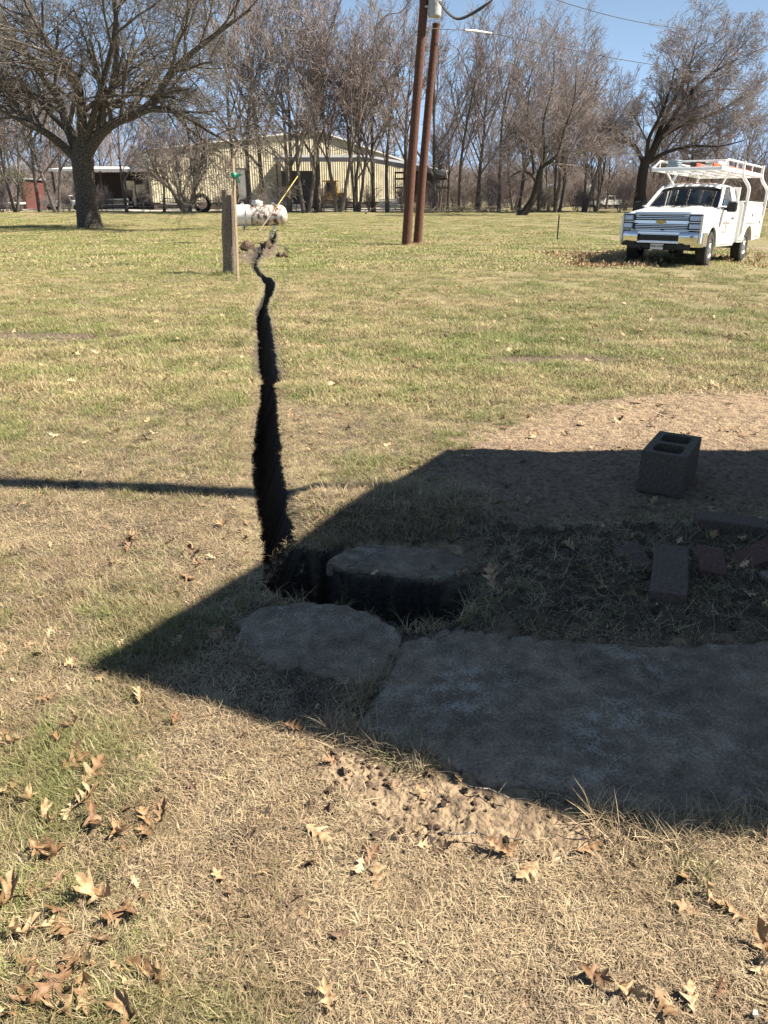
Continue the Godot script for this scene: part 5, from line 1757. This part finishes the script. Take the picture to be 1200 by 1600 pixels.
	for k in 26:
		mb = MB.new()
		var x := -52.0 + k * 4.2
		mb.box(V(x, 0.55, 0), V(0.06, 1.25, 0.06))
		part("fence_post", mb, M.iron, t)
	for y in [0.25, 0.55, 0.85, 1.1]:
		mb = MB.new()
		mb.box(V(0, y, 0.04), V(106, 0.018, 0.018))
		part("wire", mb, M.galv, t)
	# cut branches heaped at the fence
	for q in [[6.0, 84.5, 2.6], [9.5, 85.2, 2.4], [14.8, 85.4, 1.8]]:
		t = thing("brush_pile", "heap of cut grey branches lying %s" % ("right of the utility poles" if q[0] < 7 else ("midway to the leaning tree" if q[0] < 12 else "just behind the leaning tree")), "brush pile", V(q[0], lie(q[0], q[1]), -q[1]))
		mb = MB.new()
		for k in 42:
			var a := V(rng.randf_range(-1, 1) * q[2], 0.05, rng.randf_range(-0.6, 0.6))
			mb.tube(PackedVector3Array([a, a + V(rng.randf_range(-0.7, 0.7), rng.randf_range(0.1, 0.6), rng.randf_range(-0.3, 0.3)), a + V(rng.randf_range(-1.6, 1.6), rng.randf_range(0.0, 0.7), rng.randf_range(-0.6, 0.6))]), PackedFloat32Array([0.04, 0.03, 0.015]), 4)
		part("branch", mb, M.bark_pale, t)
	t = thing("fallen_limb", "pale limb propped slantwise beside the taller pole's foot", "branch", V(-1.6, lie(-1.6, 80), -80))
	mb = MB.new()
	mb.tube(PackedVector3Array([V(-0.4, 0, 0), V(0.9, 0.75, 0), V(2.0, 1.35, -0.1)]), PackedFloat32Array([0.05, 0.05, 0.03]), 6)
	part("wood", mb, M.bark_pale, t)
	# buildings and vehicles far behind the right trees
	house("small white house seen through the trees right of the leaning tree", V(26.5, 0, -128), V(2.6, 2.8, 4), M.roofwhite, M.roofgrey)
	house("tan house with a pale roof far behind the truck's big tree", V(43.5, 0, -135), V(6.5, 2.6, 6), M.cream, M.board)
	house("grey low house far behind between thin trunks", V(34.0, 0, -132), V(5.5, 2.3, 5), M.shed_dark, M.roofwhite)
	far_pickup("pale pickup far behind the trees right of the leaning tree", V(33.0, 0, -118), -1.4)

func house(label: String, at: Vector3, s: Vector3, mw: Material, mr: Material) -> void:
	var t := thing("far_house", label, "house", at)
	var mb := MB.new()
	mb.box(V(0, s.y / 2, 0), s)
	part("wall", mb, mw, t)
	mb = MB.new()
	mb.prism(PackedVector2Array([Vector2(-s.x * 0.56, s.y), Vector2(0, s.y + s.x * 0.2), Vector2(s.x * 0.56, s.y), Vector2(s.x * 0.56, s.y - 0.12), Vector2(-s.x * 0.56, s.y - 0.12)]), V(0, 0.06, s.z * 0.55), V(1, 0, 0), V(0, 1, 0), V(0, 0, -s.z * 1.1))
	part("roof", mb, mr, t)
	for x in [-0.25, 0.25]:
		mb = MB.new()
		mb.box(V(x * s.x, s.y * 0.55, s.z / 2 + 0.02), V(s.x * 0.16, s.y * 0.35, 0.05))
		part("window", mb, M.black, t)
	mb = MB.new()
	mb.box(V(0, s.y * 0.37, s.z / 2 + 0.02), V(s.x * 0.14, s.y * 0.74, 0.05))
	part("door", mb, M.shed_brown, t)

func far_pickup(label: String, at: Vector3, turn: float) -> void:
	var t := thing("pickup_truck", label, "pickup", at)
	t.rotation.y = turn
	var mb := MB.new()
	mb.prism(PackedVector2Array([Vector2(-2.7, 0.5), Vector2(-2.7, 1.15), Vector2(-0.7, 1.15), Vector2(-0.7, 1.05), Vector2(1.1, 1.08), Vector2(2.5, 0.98), Vector2(2.65, 0.5)]), V(0.95, 0, 0), V(0, 0, 1), V(0, 1, 0), V(-1.9, 0, 0))
	part("body", mb, M.white, t)
	mb = MB.new()
	mb.prism(PackedVector2Array([Vector2(-0.75, 1.06), Vector2(-0.65, 1.72), Vector2(0.45, 1.74), Vector2(1.15, 1.07)]), V(0.82, 0, 0), V(0, 0, 1), V(0, 1, 0), V(-1.64, 0, 0))
	part("cab", mb, M.white, t)
	for s in [-1.0, 1.0]:
		mb = MB.new()
		mb.prism(PackedVector2Array([Vector2(-0.55, 1.15), Vector2(-0.5, 1.62), Vector2(0.35, 1.64), Vector2(0.85, 1.15)]), V(0.835 * s, 0, 0), V(0, 0, 1), V(0, 1, 0), V(-0.01 * s, 0, 0))
		part("side_window", mb, M.black, t)
		for z in [-1.75, 1.65]:
			mb = MB.new()
			mb.lathe(V(0.86 * s, 0.38, z), Basis(V(0, 1, 0), V(1, 0, 0), V(0, 0, -1)), [Vector2(0, -0.12), Vector2(0.36, -0.12), Vector2(0.38, 0), Vector2(0.36, 0.12), Vector2(0, 0.12)], 16)
			part("wheel", mb, M.rubber, t)
	mb = MB.new()
	mb.box(V(0, 0.62, 2.66), V(1.8, 0.2, 0.12), Basis.IDENTITY, 0.03)
	part("bumper", mb, M.alu, t)
	mb = MB.new()
	mb.box(V(0, 1.42, 0.84), V(1.4, 0.66, 0.02), Basis(Vector3.RIGHT, -0.81))
	part("windshield", mb, M.black, t)

# ---------------------------------------------------------------- service truck (x towards the driver's side, z forward, front axle at 0)
func hood_y(x: float, z: float) -> float:
	var t := clampf((0.90 - z) / 1.38, 0, 1)
	var y := 1.215 + 0.165 * pow(t, 0.75)
	y += 0.022 * (1.0 - sm(0.50, 0.58, absf(x)))
	y -= 0.10 * pow(clampf((absf(x) - 0.72) / 0.27, 0, 1), 2.2)
	y -= 0.07 * pow(clampf((z - 0.72) / 0.2, 0, 1), 2.0)
	return y

func arch(side: PackedVector2Array, cz: float, r: float, y0: float) -> void:   # appends the wheel opening, front to back
	for k in 13:
		var a := PI * k / 12.0
		side.append(Vector2(cz + cos(a) * r, maxf(0.42 + sin(a) * r, y0)))

func make_wheel(t: Node3D, x: float, z: float, sgn: float, steer: float) -> void:
	var w := Node3D.new()
	w.name = "wheel"
	t.add_child(w, true)
	w.position = V(x, 0.405, z)
	w.rotation.y = steer
	var b := Basis(V(0, 1, 0), V(1, 0, 0), V(0, 0, -1))
	if sgn < 0: b = Basis(V(0, 1, 0), V(-1, 0, 0), V(0, 0, 1))
	var mb := MB.new()
	mb.lathe(Vector3.ZERO, b, [Vector2(0.22, -0.13), Vector2(0.36, -0.135), Vector2(0.395, -0.11), Vector2(0.405, -0.06), Vector2(0.405, 0.06), Vector2(0.395, 0.11), Vector2(0.36, 0.135), Vector2(0.25, 0.135), Vector2(0.225, 0.12)], 36)
	for k in 44:
		var a := TAU * k / 44.0
		var rd := V(0, cos(a), sin(a))
		for q in [-0.075, 0.075]:
			mb.box(rd * 0.402 + V(q * sgn, 0, 0), V(0.085, 0.022, 0.032), Basis(V(1, 0, 0), rd, V(1, 0, 0).cross(rd)))
	part("tyre", mb, M.rubber, w)
	mb = MB.new()
	mb.lathe(Vector3.ZERO, b, [Vector2(0.228, 0.0), Vector2(0.225, 0.115), Vector2(0.215, 0.125), Vector2(0.205, 0.11), Vector2(0.20, 0.05), Vector2(0.0, 0.045)], 30)
	mb.lathe(Vector3.ZERO, b, [Vector2(0.07, 0.05), Vector2(0.068, 0.13), Vector2(0.05, 0.145), Vector2(0.0, 0.15)], 16)
	for k in 5:
		var a := TAU * k / 5.0 + 0.3
		var rd := V(0, cos(a), sin(a))
		mb.box(rd * 0.135 + V(0.085 * sgn, 0, 0), V(0.045, 0.15, 0.07), Basis(V(1, 0, 0), rd, V(1, 0, 0).cross(rd)), 0.012)
	part("rim", mb, M.rim, w)

func make_truck() -> void:
	var ax := V(7.27, 0, -19.98)
	var t := thing("service_truck", "white service pickup with utility bed and overhead ladder rack", "truck", V(7.27, -0.005, -19.98))
	t.rotation = V(-0.024, deg_to_rad(-37.5), 0.0)
	var mb: MB
	# hood
	mb = MB.new()
	var rows := []
	for k in 15:
		var z := lerpf(0.92, -0.50, k / 14.0)
		var row := PackedVector3Array()
		for j in 29:
			var x := lerpf(-0.985, 0.985, j / 28.0)
			row.append(V(-x, hood_y(x, z), z))
		rows.append(row)
	mb.grid(rows)
	part("hood", mb, M.white, t)
	# front fenders and cab sides with wheel openings
	for s in [-1.0, 1.0]:
		var pf := PackedVector2Array([Vector2(0.90, 0.80), Vector2(0.92, 1.14), Vector2(0.6, 1.20), Vector2(0.0, 1.245), Vector2(-0.48, 1.285), Vector2(-0.48, 0.50)])
		var op := PackedVector2Array()
		for k in 13:
			var a := PI - PI * k / 12.0
			op.append(Vector2(cos(a) * 0.465, maxf(0.42 + sin(a) * 0.51, 0.5)))
		pf.append_array(op)
		pf.append(Vector2(0.9, 0.56))
		mb = MB.new()
		mb.prism(pf, V(0.985 * s, 0, 0), V(0, 0, 1), V(0, 1, 0), V(-0.05 * s, 0, 0))
		# flared lip round the opening
		for k in 12:
			var a0 := PI * k / 12.0
			var a1 := PI * (k + 1) / 12.0
			if 0.42 + sin((a0 + a1) / 2) * 0.5 < 0.5: continue
			mb.rod(V(0.975 * s, 0.42 + sin(a0) * 0.51, cos(a0) * 0.47), V(0.975 * s, 0.42 + sin(a1) * 0.51, cos(a1) * 0.47), 0.022, 6)
		part("fender", mb, M.white, t)
		# door
		var d := MB.new()
		d.prism(PackedVector2Array([Vector2(-0.50, 0.50), Vector2(-0.50, 1.29), Vector2(-0.62, 1.37), Vector2(-1.72, 1.39), Vector2(-1.74, 0.50)]), V(0.995 * s, 0, 0), V(0, 0, 1), V(0, 1, 0), V(-0.06 * s, 0, 0))
		d.box(V(0.995 * s, 0.86, -1.12), V(0.02, 0.05, 1.2), Basis.IDENTITY, 0.009)
		var door := part("door", d, M.white, t)
		d = MB.new()
		d.box(V(1.012 * s, 1.13, -1.60), V(0.035, 0.035, 0.17), Basis.IDENTITY, 0.012)
		part("handle", d, M.black, door)
		d = MB.new()
		d.prism(PackedVector2Array([Vector2(-0.80, 1.40), Vector2(-1.22, 1.815), Vector2(-1.66, 1.83), Vector2(-1.70, 1.41)]), V(0.93 * s, 0, 0), V(0, 0, 1), V(0, 1, 0) + V(-0.33 * s, 0, 0), V(0.012 * s, 0, 0))
		# keep the pane at the cab's slope
		for k in d.v.size(): d.v[k] += V(0.33 * 1.40 * s, 0, 0)
		part("door_window", d, M.glass, t)
		# cab rear corner
		mb = MB.new()
		mb.prism(PackedVector2Array([Vector2(-1.75, 0.50), Vector2(-1.73, 1.39), Vector2(-2.18, 1.39), Vector2(-2.18, 0.50)]), V(0.985 * s, 0, 0), V(0, 0, 1), V(0, 1, 0), V(-0.06 * s, 0, 0))
		part("cab_corner", mb, M.white, t)
		# pillars
		mb = MB.new()
		mb.tube(PackedVector3Array([V(0.92 * s, 1.33, -0.46), V(0.86 * s, 1.56, -0.78), V(0.765 * s, 1.87, -1.18)]), PackedFloat32Array([0.045, 0.04, 0.045]), 8)
		part("windshield_pillar", mb, M.white, t)
		mb = MB.new()
		var q0 := V(0.945 * s, 1.38, 0)
		var q1 := V(0.79 * s, 1.86, 0)
		var zz := [-1.70, -2.18]
		mb.quad(q0 + V(0, 0, zz[0]), q0 + V(0, 0, zz[1]), q1 + V(0, 0, -2.10), q1 + V(0, 0, -1.68)) if s < 0 else mb.quad(q0 + V(0, 0, zz[1]), q0 + V(0, 0, zz[0]), q1 + V(0, 0, -1.68), q1 + V(0, 0, -2.10))
		mb.box(V(0.965 * s, 1.39, -1.3), V(0.06, 0.03, 1.76), Basis.IDENTITY, 0.008)
		part("rear_pillar", mb, M.white, t)
		# mirror
		var mi := MB.new()
		mi.box(V(1.17 * s, 1.39, -0.68), V(0.24, 0.25, 0.12), Basis.from_euler(V(0, 0.15 * s, 0)), 0.035)
		mi.rod(V(0.96 * s, 1.33, -0.70), V(1.10 * s, 1.35, -0.70), 0.035, 8)
		var mir := part("side_mirror", mi, M.black, t)
		mi = MB.new()
		mi.box(V(1.17 * s, 1.39, -0.745), V(0.19, 0.2, 0.012), Basis.from_euler(V(0, 0.15 * s, 0)))
		part("mirror_glass", mi, M.chrome, mir)
		# headlights: two stacked lamps beside the grille
		var hl := MB.new()
		hl.box(V(0.80 * s, 1.02, 0.865), V(0.33, 0.37, 0.07), Basis.from_euler(V(-0.05, 0.22 * s, 0)), 0.02)
		var head := part("headlight", hl, M.black, t)
		for y in [0.925, 1.105]:
			hl = MB.new()
			hl.box(V(0.81 * s, y, 0.895), V(0.27, 0.135, 0.05), Basis.from_euler(V(-0.05, 0.22 * s, 0)), 0.025)
			part("lamp", hl, M.lamp, head)
		hl = MB.new()
		hl.box(V(0.945 * s, 1.02, 0.83), V(0.045, 0.3, 0.12), Basis.from_euler(V(-0.05, 0.3 * s, 0)), 0.012)
		part("turn_signal", hl, M.amber, head)
		for y in [0.835, 1.015, 1.195]:
			hl = MB.new()
			hl.box(V(0.80 * s, y, 0.905), V(0.36, 0.022, 0.05), Basis.from_euler(V(0, 0.22 * s, 0)), 0.008)
			part("trim_strip", hl, M.chrome, head)
	# roof
	mb = MB.new()
	rows = []
	for k in 11:
		var z := lerpf(-1.08, -2.2, k / 10.0)
		var row := PackedVector3Array()
		for j in 17:
			var x := lerpf(-0.80, 0.80, j / 16.0)
			var y := 1.965 - 0.10 * pow(absf(x) / 0.80, 3.5) - 0.09 * pow(clampf((-1.30 - z) / -0.22, 0, 1), 2.0) - 0.10 * pow(clampf((-1.98 - z) / 0.22, 0, 1), 2.0)
			y -= 0.012 * maxf(0.0, sin(x * 16.0)) * (1.0 - clampf(absf(x) / 0.7, 0, 1))
			row.append(V(-x, y, z))
		rows.append(row)
	mb.grid(rows)
	mb.box(V(0, 1.845, -1.66), V(1.56, 0.05, 1.0), Basis.IDENTITY, 0.02)
	part("cab_roof", mb, M.white, t)
	mb = MB.new()
	for k in 5:
		mb.box(V(-0.36 + 0.18 * k, 1.975, -1.24), V(0.10, 0.035, 0.06), Basis.IDENTITY, 0.012)
	part("roof_marker", mb, M.amber, t)
	# windshield, rear wall, interior
	mb = MB.new()
	rows = []
	for k in 6:
		var q := k / 5.0
		var row := PackedVector3Array()
		for j in 11:
			var u := lerpf(-1, 1, j / 10.0)
			row.append(V(-u * lerpf(0.90, 0.745, q), lerpf(1.36, 1.87, q), lerpf(-0.44, -1.14, q) - 0.10 * u * u))
		rows.append(row)
	mb.grid(rows)
	part("windshield", mb, M.glass, t)
	mb = MB.new()
	for s in [-0.36, 0.30]:
		mb.rod(V(s, 1.365, -0.425), V(s + 0.40, 1.42, -0.52), 0.011, 5)
	mb.box(V(0, 1.345, -0.43), V(1.76, 0.05, 0.12), Basis.IDENTITY, 0.012)
	part("wiper", mb, M.black, t)
	mb = MB.new()
	mb.box(V(0, 1.2, -2.17), V(1.88, 1.36, 0.05))
	part("cab_back", mb, M.white, t)
	mb = MB.new()
	mb.box(V(0, 1.22, -0.72), V(1.7, 0.22, 0.42), Basis.IDENTITY, 0.05)
	part("dashboard", mb, M.black, t)
	mb = MB.new()
	mb.box(V(0, 0.98, -1.6), V(1.6, 0.25, 0.6), Basis.IDENTITY, 0.06)
	for s in [-0.45, 0.45]:
		mb.box(V(s, 1.35, -1.9), V(0.55, 0.65, 0.16), Basis(Vector3.RIGHT, -0.15), 0.06)
		mb.box(V(s, 1.72, -1.97), V(0.28, 0.16, 0.1), Basis.IDENTITY, 0.04)
	part("bench_seat", mb, M.seat, t)
	mb = MB.new()
	var wheel_pts := PackedVector3Array()
	var wheel_r := PackedFloat32Array()
	for k in 19:
		var a := TAU * k / 18.0
		wheel_pts.append(V(0.42 + cos(a) * 0.19, 1.34 + sin(a) * 0.17, -1.0 - sin(a) * 0.08))
		wheel_r.append(0.016)
	mb.tube(wheel_pts, wheel_r, 6)
	part("steering_wheel", mb, M.black, t)
	mb = MB.new()
	mb.box(V(0, 1.76, -1.08), V(0.24, 0.06, 0.03), Basis.IDENTITY, 0.01)
	part("rear_view_mirror", mb, M.black, t)
	mb = MB.new()
	mb.box(V(0.62, 1.405, -0.515), V(0.13, 0.045, 0.004), Basis(Vector3.RIGHT, -0.94))
	part("window_sticker", mb, M.white, t)
	# grille
	mb = MB.new()
	mb.box(V(0, 1.0, 0.84), V(1.36, 0.44, 0.06))
	var gr := part("grille", mb, M.black, t)
	for q in [[1.215, 0.055, 0.945], [1.015, 0.10, 0.955], [0.815, 0.05, 0.94]]:
		mb = MB.new()
		mb.box(V(0, q[0], 0.885), V(1.36, q[1], 0.075), Basis.IDENTITY, 0.02)
		part("chrome_bar", mb, M.chrome, gr)
	for y in [0.865, 0.905, 0.945, 1.09, 1.13, 1.17]:
		mb = MB.new()
		mb.box(V(0, y, 0.878), V(1.30, 0.011, 0.03))
		part("slat", mb, M.chrome, gr)
	mb = MB.new()
	mb.prism(PackedVector2Array([Vector2(-0.125, -0.022), Vector2(-0.105, 0.030), Vector2(-0.042, 0.030), Vector2(-0.042, 0.052), Vector2(0.042, 0.052), Vector2(0.042, 0.030), Vector2(0.125, 0.022), Vector2(0.105, -0.030), Vector2(0.042, -0.030), Vector2(0.042, -0.052), Vector2(-0.042, -0.052), Vector2(-0.042, -0.030)]), V(0, 1.015, 0.925), V(-1, 0, 0), V(0, 1, 0), V(0, 0, 0.025))
	part("emblem", mb, M.gold, gr)
	# chrome bumper with dark intakes
	mb = MB.new()
	for s in [-1.0, 1.0]:
		rows = []
		for k in 7:
			var y := [0.80, 0.775, 0.70, 0.60, 0.53, 0.475, 0.455][k] as float
			var out: float = [0.0, 0.03, 0.04, 0.035, 0.0, -0.06, -0.1][k]
			var row := PackedVector3Array()
			for j in 9:
				var u := j / 8.0
				var x := lerpf(0.50, 1.01, u)
				row.append(V(-x, y - 0.02 * u * 0, 0.98 + out - 0.22 * pow(u, 3.0)))
			if s > 0:
				var rev := PackedVector3Array()
				for j in range(8, -1, -1): rev.append(V(-row[j].x, row[j].y, row[j].z))
				row = rev
			else:
				pass
			rows.append(row)
		if s < 0:
			for k in rows.size(): rows[k].reverse()
			for k in rows.size(): rows[k].reverse()
		mb.grid(rows)
		mb.box(V(1.0 * s, 0.63, 0.62), V(0.03, 0.32, 0.32), Basis.from_euler(V(0, -0.05 * s, 0)), 0.01)
	mb.box(V(0, 0.765, 0.99), V(1.02, 0.085, 0.07), Basis.IDENTITY, 0.02)
	mb.box(V(0, 0.555, 0.98), V(1.02, 0.075, 0.07), Basis.IDENTITY, 0.02)
	var bp := part("front_bumper", mb, M.chrome, t)
	mb = MB.new()
	mb.box(V(0, 0.665, 0.95), V(1.0, 0.17, 0.05))
	part("intake", mb, M.black, bp)
	for s in [-1.0, 1.0]:
		mb = MB.new()
		mb.box(V(0.30 * s, 0.665, 0.978), V(0.035, 0.15, 0.02))
		mb.box(V(0.40 * s, 0.40, 0.96), V(0.05, 0.09, 0.14), Basis.IDENTITY, 0.02)
		part("tow_hook", mb, M.black, bp)
	mb = MB.new()
	mb.box(V(0, 0.46, 0.90), V(1.55, 0.16, 0.10), Basis.IDENTITY, 0.03)
	part("air_dam", mb, M.black, t)
	# plate
	mb = MB.new()
	mb.box(V(0, 0.47, 0.985), V(0.32, 0.16, 0.012), Basis.IDENTITY, 0.004)
	var pl := part("licence_plate", mb, mat(lin(0.70, 0.70, 0.72), 0.5), t)
	lettering("FWK·6788", 0.075, V(0, 0.462, 0.993), 0.0, M.inkprint, pl)
	lettering("TEXAS", 0.026, V(0, 0.525, 0.993), 0.0, M.inkprint, pl)
	# underside
	mb = MB.new()
	mb.box(V(0, 0.72, 0.25), V(1.36, 0.36, 1.25))
	mb.box(V(0, 0.62, -2.2), V(1.5, 0.25, 3.9))
	mb.box(V(0, 0.45, -1.9), V(0.9, 0.14, 4.4))
	mb.rod(V(-0.8, 0.40, -3.4), V(0.8, 0.40, -3.4), 0.06, 8)
	mb.lathe(V(0, 0.40, -3.4), Basis.IDENTITY, [Vector2(0, -0.16), Vector2(0.14, -0.1), Vector2(0.16, 0), Vector2(0.14, 0.1), Vector2(0, 0.16)], 12)
	mb.rod(V(-0.8, 0.40, 0), V(0.8, 0.40, 0), 0.055, 8)
	part("chassis", mb, M.under, t)
	for s in [-1.0, 1.0]:
		mb = MB.new()
		mb.box(V(0.93 * s, 0.47, -1.33), V(0.10, 0.07, 1.65), Basis.IDENTITY, 0.02)
		part("side_step", mb, M.alu, t)
		make_wheel(t, 0.86 * s, 0.0, s, 0.06)
		make_wheel(t, 0.86 * s, -3.40, s, 0.0)
	# utility bed: side boxes with doors and wheel openings
	for s in [-1.0, 1.0]:
		var pb := PackedVector2Array([Vector2(-2.30, 0.52), Vector2(-2.30, 1.52), Vector2(-4.85, 1.52), Vector2(-4.85, 0.60)])
		for k in 13:
			var a := PI - PI * k / 12.0
			pb.append(Vector2(-3.40 + cos(a) * 0.50, maxf(0.42 + sin(a) * 0.52, 0.55)))
		pb.append(Vector2(-2.88, 0.52))
		mb = MB.new()
		mb.prism(pb, V(1.04 * s, 0, 0), V(0, 0, 1), V(0, 1, 0), V(-0.36 * s, 0, 0))
		mb.box(V(0.86 * s, 1.535, -3.58), V(0.40, 0.035, 2.58), Basis.IDENTITY, 0.012)
		var bed := part("bed_side", mb, M.white, t)
		for q in [[-2.58, 1.02, 0.46, 0.90], [-3.40, 1.235, 1.02, 0.46], [-4.36, 1.05, 0.78, 0.82]]:
			mb = MB.new()
			mb.box(V(1.047 * s, q[1], q[0]), V(0.028, q[3], q[2]), Basis.IDENTITY, 0.010)
			var dr := part("compartment_door", mb, M.white, bed)
			mb = MB.new()
			mb.box(V(1.066 * s, q[1] - 0.02, q[0] + (q[2] * 0.36 if q[2] < 0.6 else 0.0)), V(0.018, 0.09, 0.06), Basis.IDENTITY, 0.008)
			part("latch", mb, M.black, dr)
	mb = MB.new()
	mb.box(V(0, 0.85, -3.55), V(1.36, 0.06, 2.5)); mb.box(V(0, 1.1, -2.33), V(1.36, 0.55, 0.05)); mb.box(V(0, 1.1, -4.83), V(1.36, 0.55, 0.05))
	part("bed_floor", mb, M.white, t)
	# ladder rack
	var rk := Node3D.new()
	rk.name = "ladder_rack"
	t.add_child(rk)
	for s in [-1.0, 1.0]:
		for z in [-2.42, -4.55]:
			mb = MB.new()
			var pp := [V(1.075 * s, 0.72 if z > -3 else 1.2, z), V(1.075 * s, 1.30, z), V(1.085 * s, 1.72, z), V(1.06 * s, 1.90, z), V(0.90 * s, 2.13, z + 0.02), V(0.86 * s, 2.30, z + 0.02), V(0.86 * s, 2.52, z + 0.02)]
			var pr := smooth_line(pp, 4)
			var rr := PackedFloat32Array()
			for k in pr.size(): rr.append(0.042)
			mb.tube(pr, rr, 8)
			part("upright", mb, M.white, rk)
		mb = MB.new()
		mb.box(V(0.84 * s, 2.255, -2.55), V(0.055, 0.10, 4.35), Basis.IDENTITY, 0.012)
		part("side_rail", mb, M.white, rk)
		mb = MB.new()
		mb.box(V(0.84 * s, 2.47, -2.75), V(0.045, 0.045, 3.75), Basis.IDENTITY, 0.01)
		mb.rod(V(0.84 * s, 2.47, -0.88), V(0.84 * s, 2.27, -0.40), 0.022, 6)
		for z in [-0.9, -1.8, -3.4]:
			mb.rod(V(0.84 * s, 2.28, z), V(0.84 * s, 2.47, z), 0.02, 6)
		part("guard_rail", mb, M.white, rk)
		mb = MB.new()
		mb.rod(V(0.62 * s, 1.93, -1.55), V(0.80 * s, 2.23, -1.35), 0.024, 6)
		part("brace", mb, M.alu, rk)
	for z in [-0.40, -1.35, -2.42, -3.5, -4.55]:
		mb = MB.new()
		mb.box(V(0, 2.245, z), V(1.64, 0.085, 0.06), Basis.IDENTITY, 0.012)
		part("cross_bar", mb, M.white, rk)
	mb = MB.new()
	mb.box(V(0, 2.45, -0.86), V(1.62, 0.04, 0.04), Basis.IDENTITY, 0.01)
	part("front_guard", mb, M.white, rk)
	mb = MB.new()
	for k in 4:
		mb.box(V(-0.54 + 0.36 * k, 2.215, -2.5), V(0.09, 0.02, 4.2))
	part("rack_slat", mb, M.alu, rk)
	# writing on the driver's door
	var side := Basis(Vector3.UP, PI / 2)
	lettering("J", 0.26, V(1.0065, 0.985, -1.06), PI / 2, M.redprint, t)
	for q in [[1.01, -0.80, 0.10], [1.01, -0.94, 0.08], [1.01, -1.22, 0.10], [1.01, -1.36, 0.09], [0.80, -0.92, 0.12], [0.80, -1.12, 0.10]]:
		mb = MB.new()
		mb.box(V(1.0055, q[0], q[1]), V(0.003, 0.045, q[2]))
		part("faded_print", mb, M.greyprint, t)
	# load on the rack
	var bt := t.transform
	var ladder := thing("ladder", "orange ladder lying on the truck's rack", "ladder", bt * V(0.35, 2.31, -2.5))
	ladder.rotation = t.rotation
	for s in [-0.2, 0.2]:
		mb = MB.new()
		mb.box(V(s, 0.04, 0), V(0.035, 0.085, 3.6), Basis.IDENTITY, 0.008)
		part("stile", mb, M.orange, ladder)
	for k in 11:
		mb = MB.new()
		mb.rod(V(-0.2, 0.04, -1.6 + k * 0.32), V(0.2, 0.04, -1.6 + k * 0.32), 0.016, 6)
		part("rung", mb, M.alu, ladder)
	var coil := thing("hose_coil", "grey-blue coil of hose tied at the rack's front", "hose", bt * V(-0.42, 2.30, -0.78))
	coil.rotation = t.rotation
	mb = MB.new()
	for q in 4:
		var cp := PackedVector3Array()
		var cr := PackedFloat32Array()
		for k in 21:
			var a := TAU * k / 20.0
			cp.append(V(cos(a) * (0.17 - q * 0.006), 0.02 + q * 0.045, sin(a) * (0.17 + q * 0.004)))
			cr.append(0.022)
		mb.tube(cp, cr, 6)
	part("loop", mb, mat(lin(0.16, 0.22, 0.27), 0.5), coil)
	var bag := thing("tool_bag", "black bag strapped on top of the rack", "bag", bt * V(0.0, 2.30, -2.9))
	bag.rotation = t.rotation
	mb = MB.new()
	mb.box(V(-0.30, 0.14, 0.1), V(0.5, 0.28, 0.8), Basis.IDENTITY, 0.09)
	part("sack", mb, M.black, bag)
	mb = MB.new()
	mb.tube(PackedVector3Array([V(-0.3, 0.27, -0.1), V(-0.3, 0.34, 0.0), V(-0.3, 0.34, 0.2), V(-0.3, 0.27, 0.3)]), PackedFloat32Array([0.012, 0.012, 0.012, 0.012]), 5)
	part("strap", mb, M.black, bag)
	var crate := thing("rack_box", "white box with a red stripe at the back of the rack", "box", bt * V(-0.42, 2.30, -3.9))
	crate.rotation = t.rotation
	mb = MB.new()
	mb.box(V(0, 0.16, 0), V(0.7, 0.30, 0.9), Basis.IDENTITY, 0.02)
	part("carton", mb, M.white, crate)
	mb = MB.new()
	mb.box(V(0, 0.13, 0), V(0.71, 0.1, 0.91), Basis.IDENTITY, 0.004)
	part("stripe", mb, M.orange, crate)

func lettering(s: String, size: float, at: Vector3, turn: float, m: Material, parent: Node) -> void:
	var tm := TextMesh.new()
	var sf := SystemFont.new()
	sf.font_names = PackedStringArray(["Droid Sans"])
	sf.font_weight = 700
	tm.font = sf
	tm.text = s
	tm.font_size = 64
	tm.pixel_size = size / 64.0
	tm.depth = 0.002
	var o := MeshInstance3D.new()
	o.name = "lettering"
	o.mesh = tm
	o.material_override = m
	parent.add_child(o, true)
	o.position = at
	o.rotation.y = turn
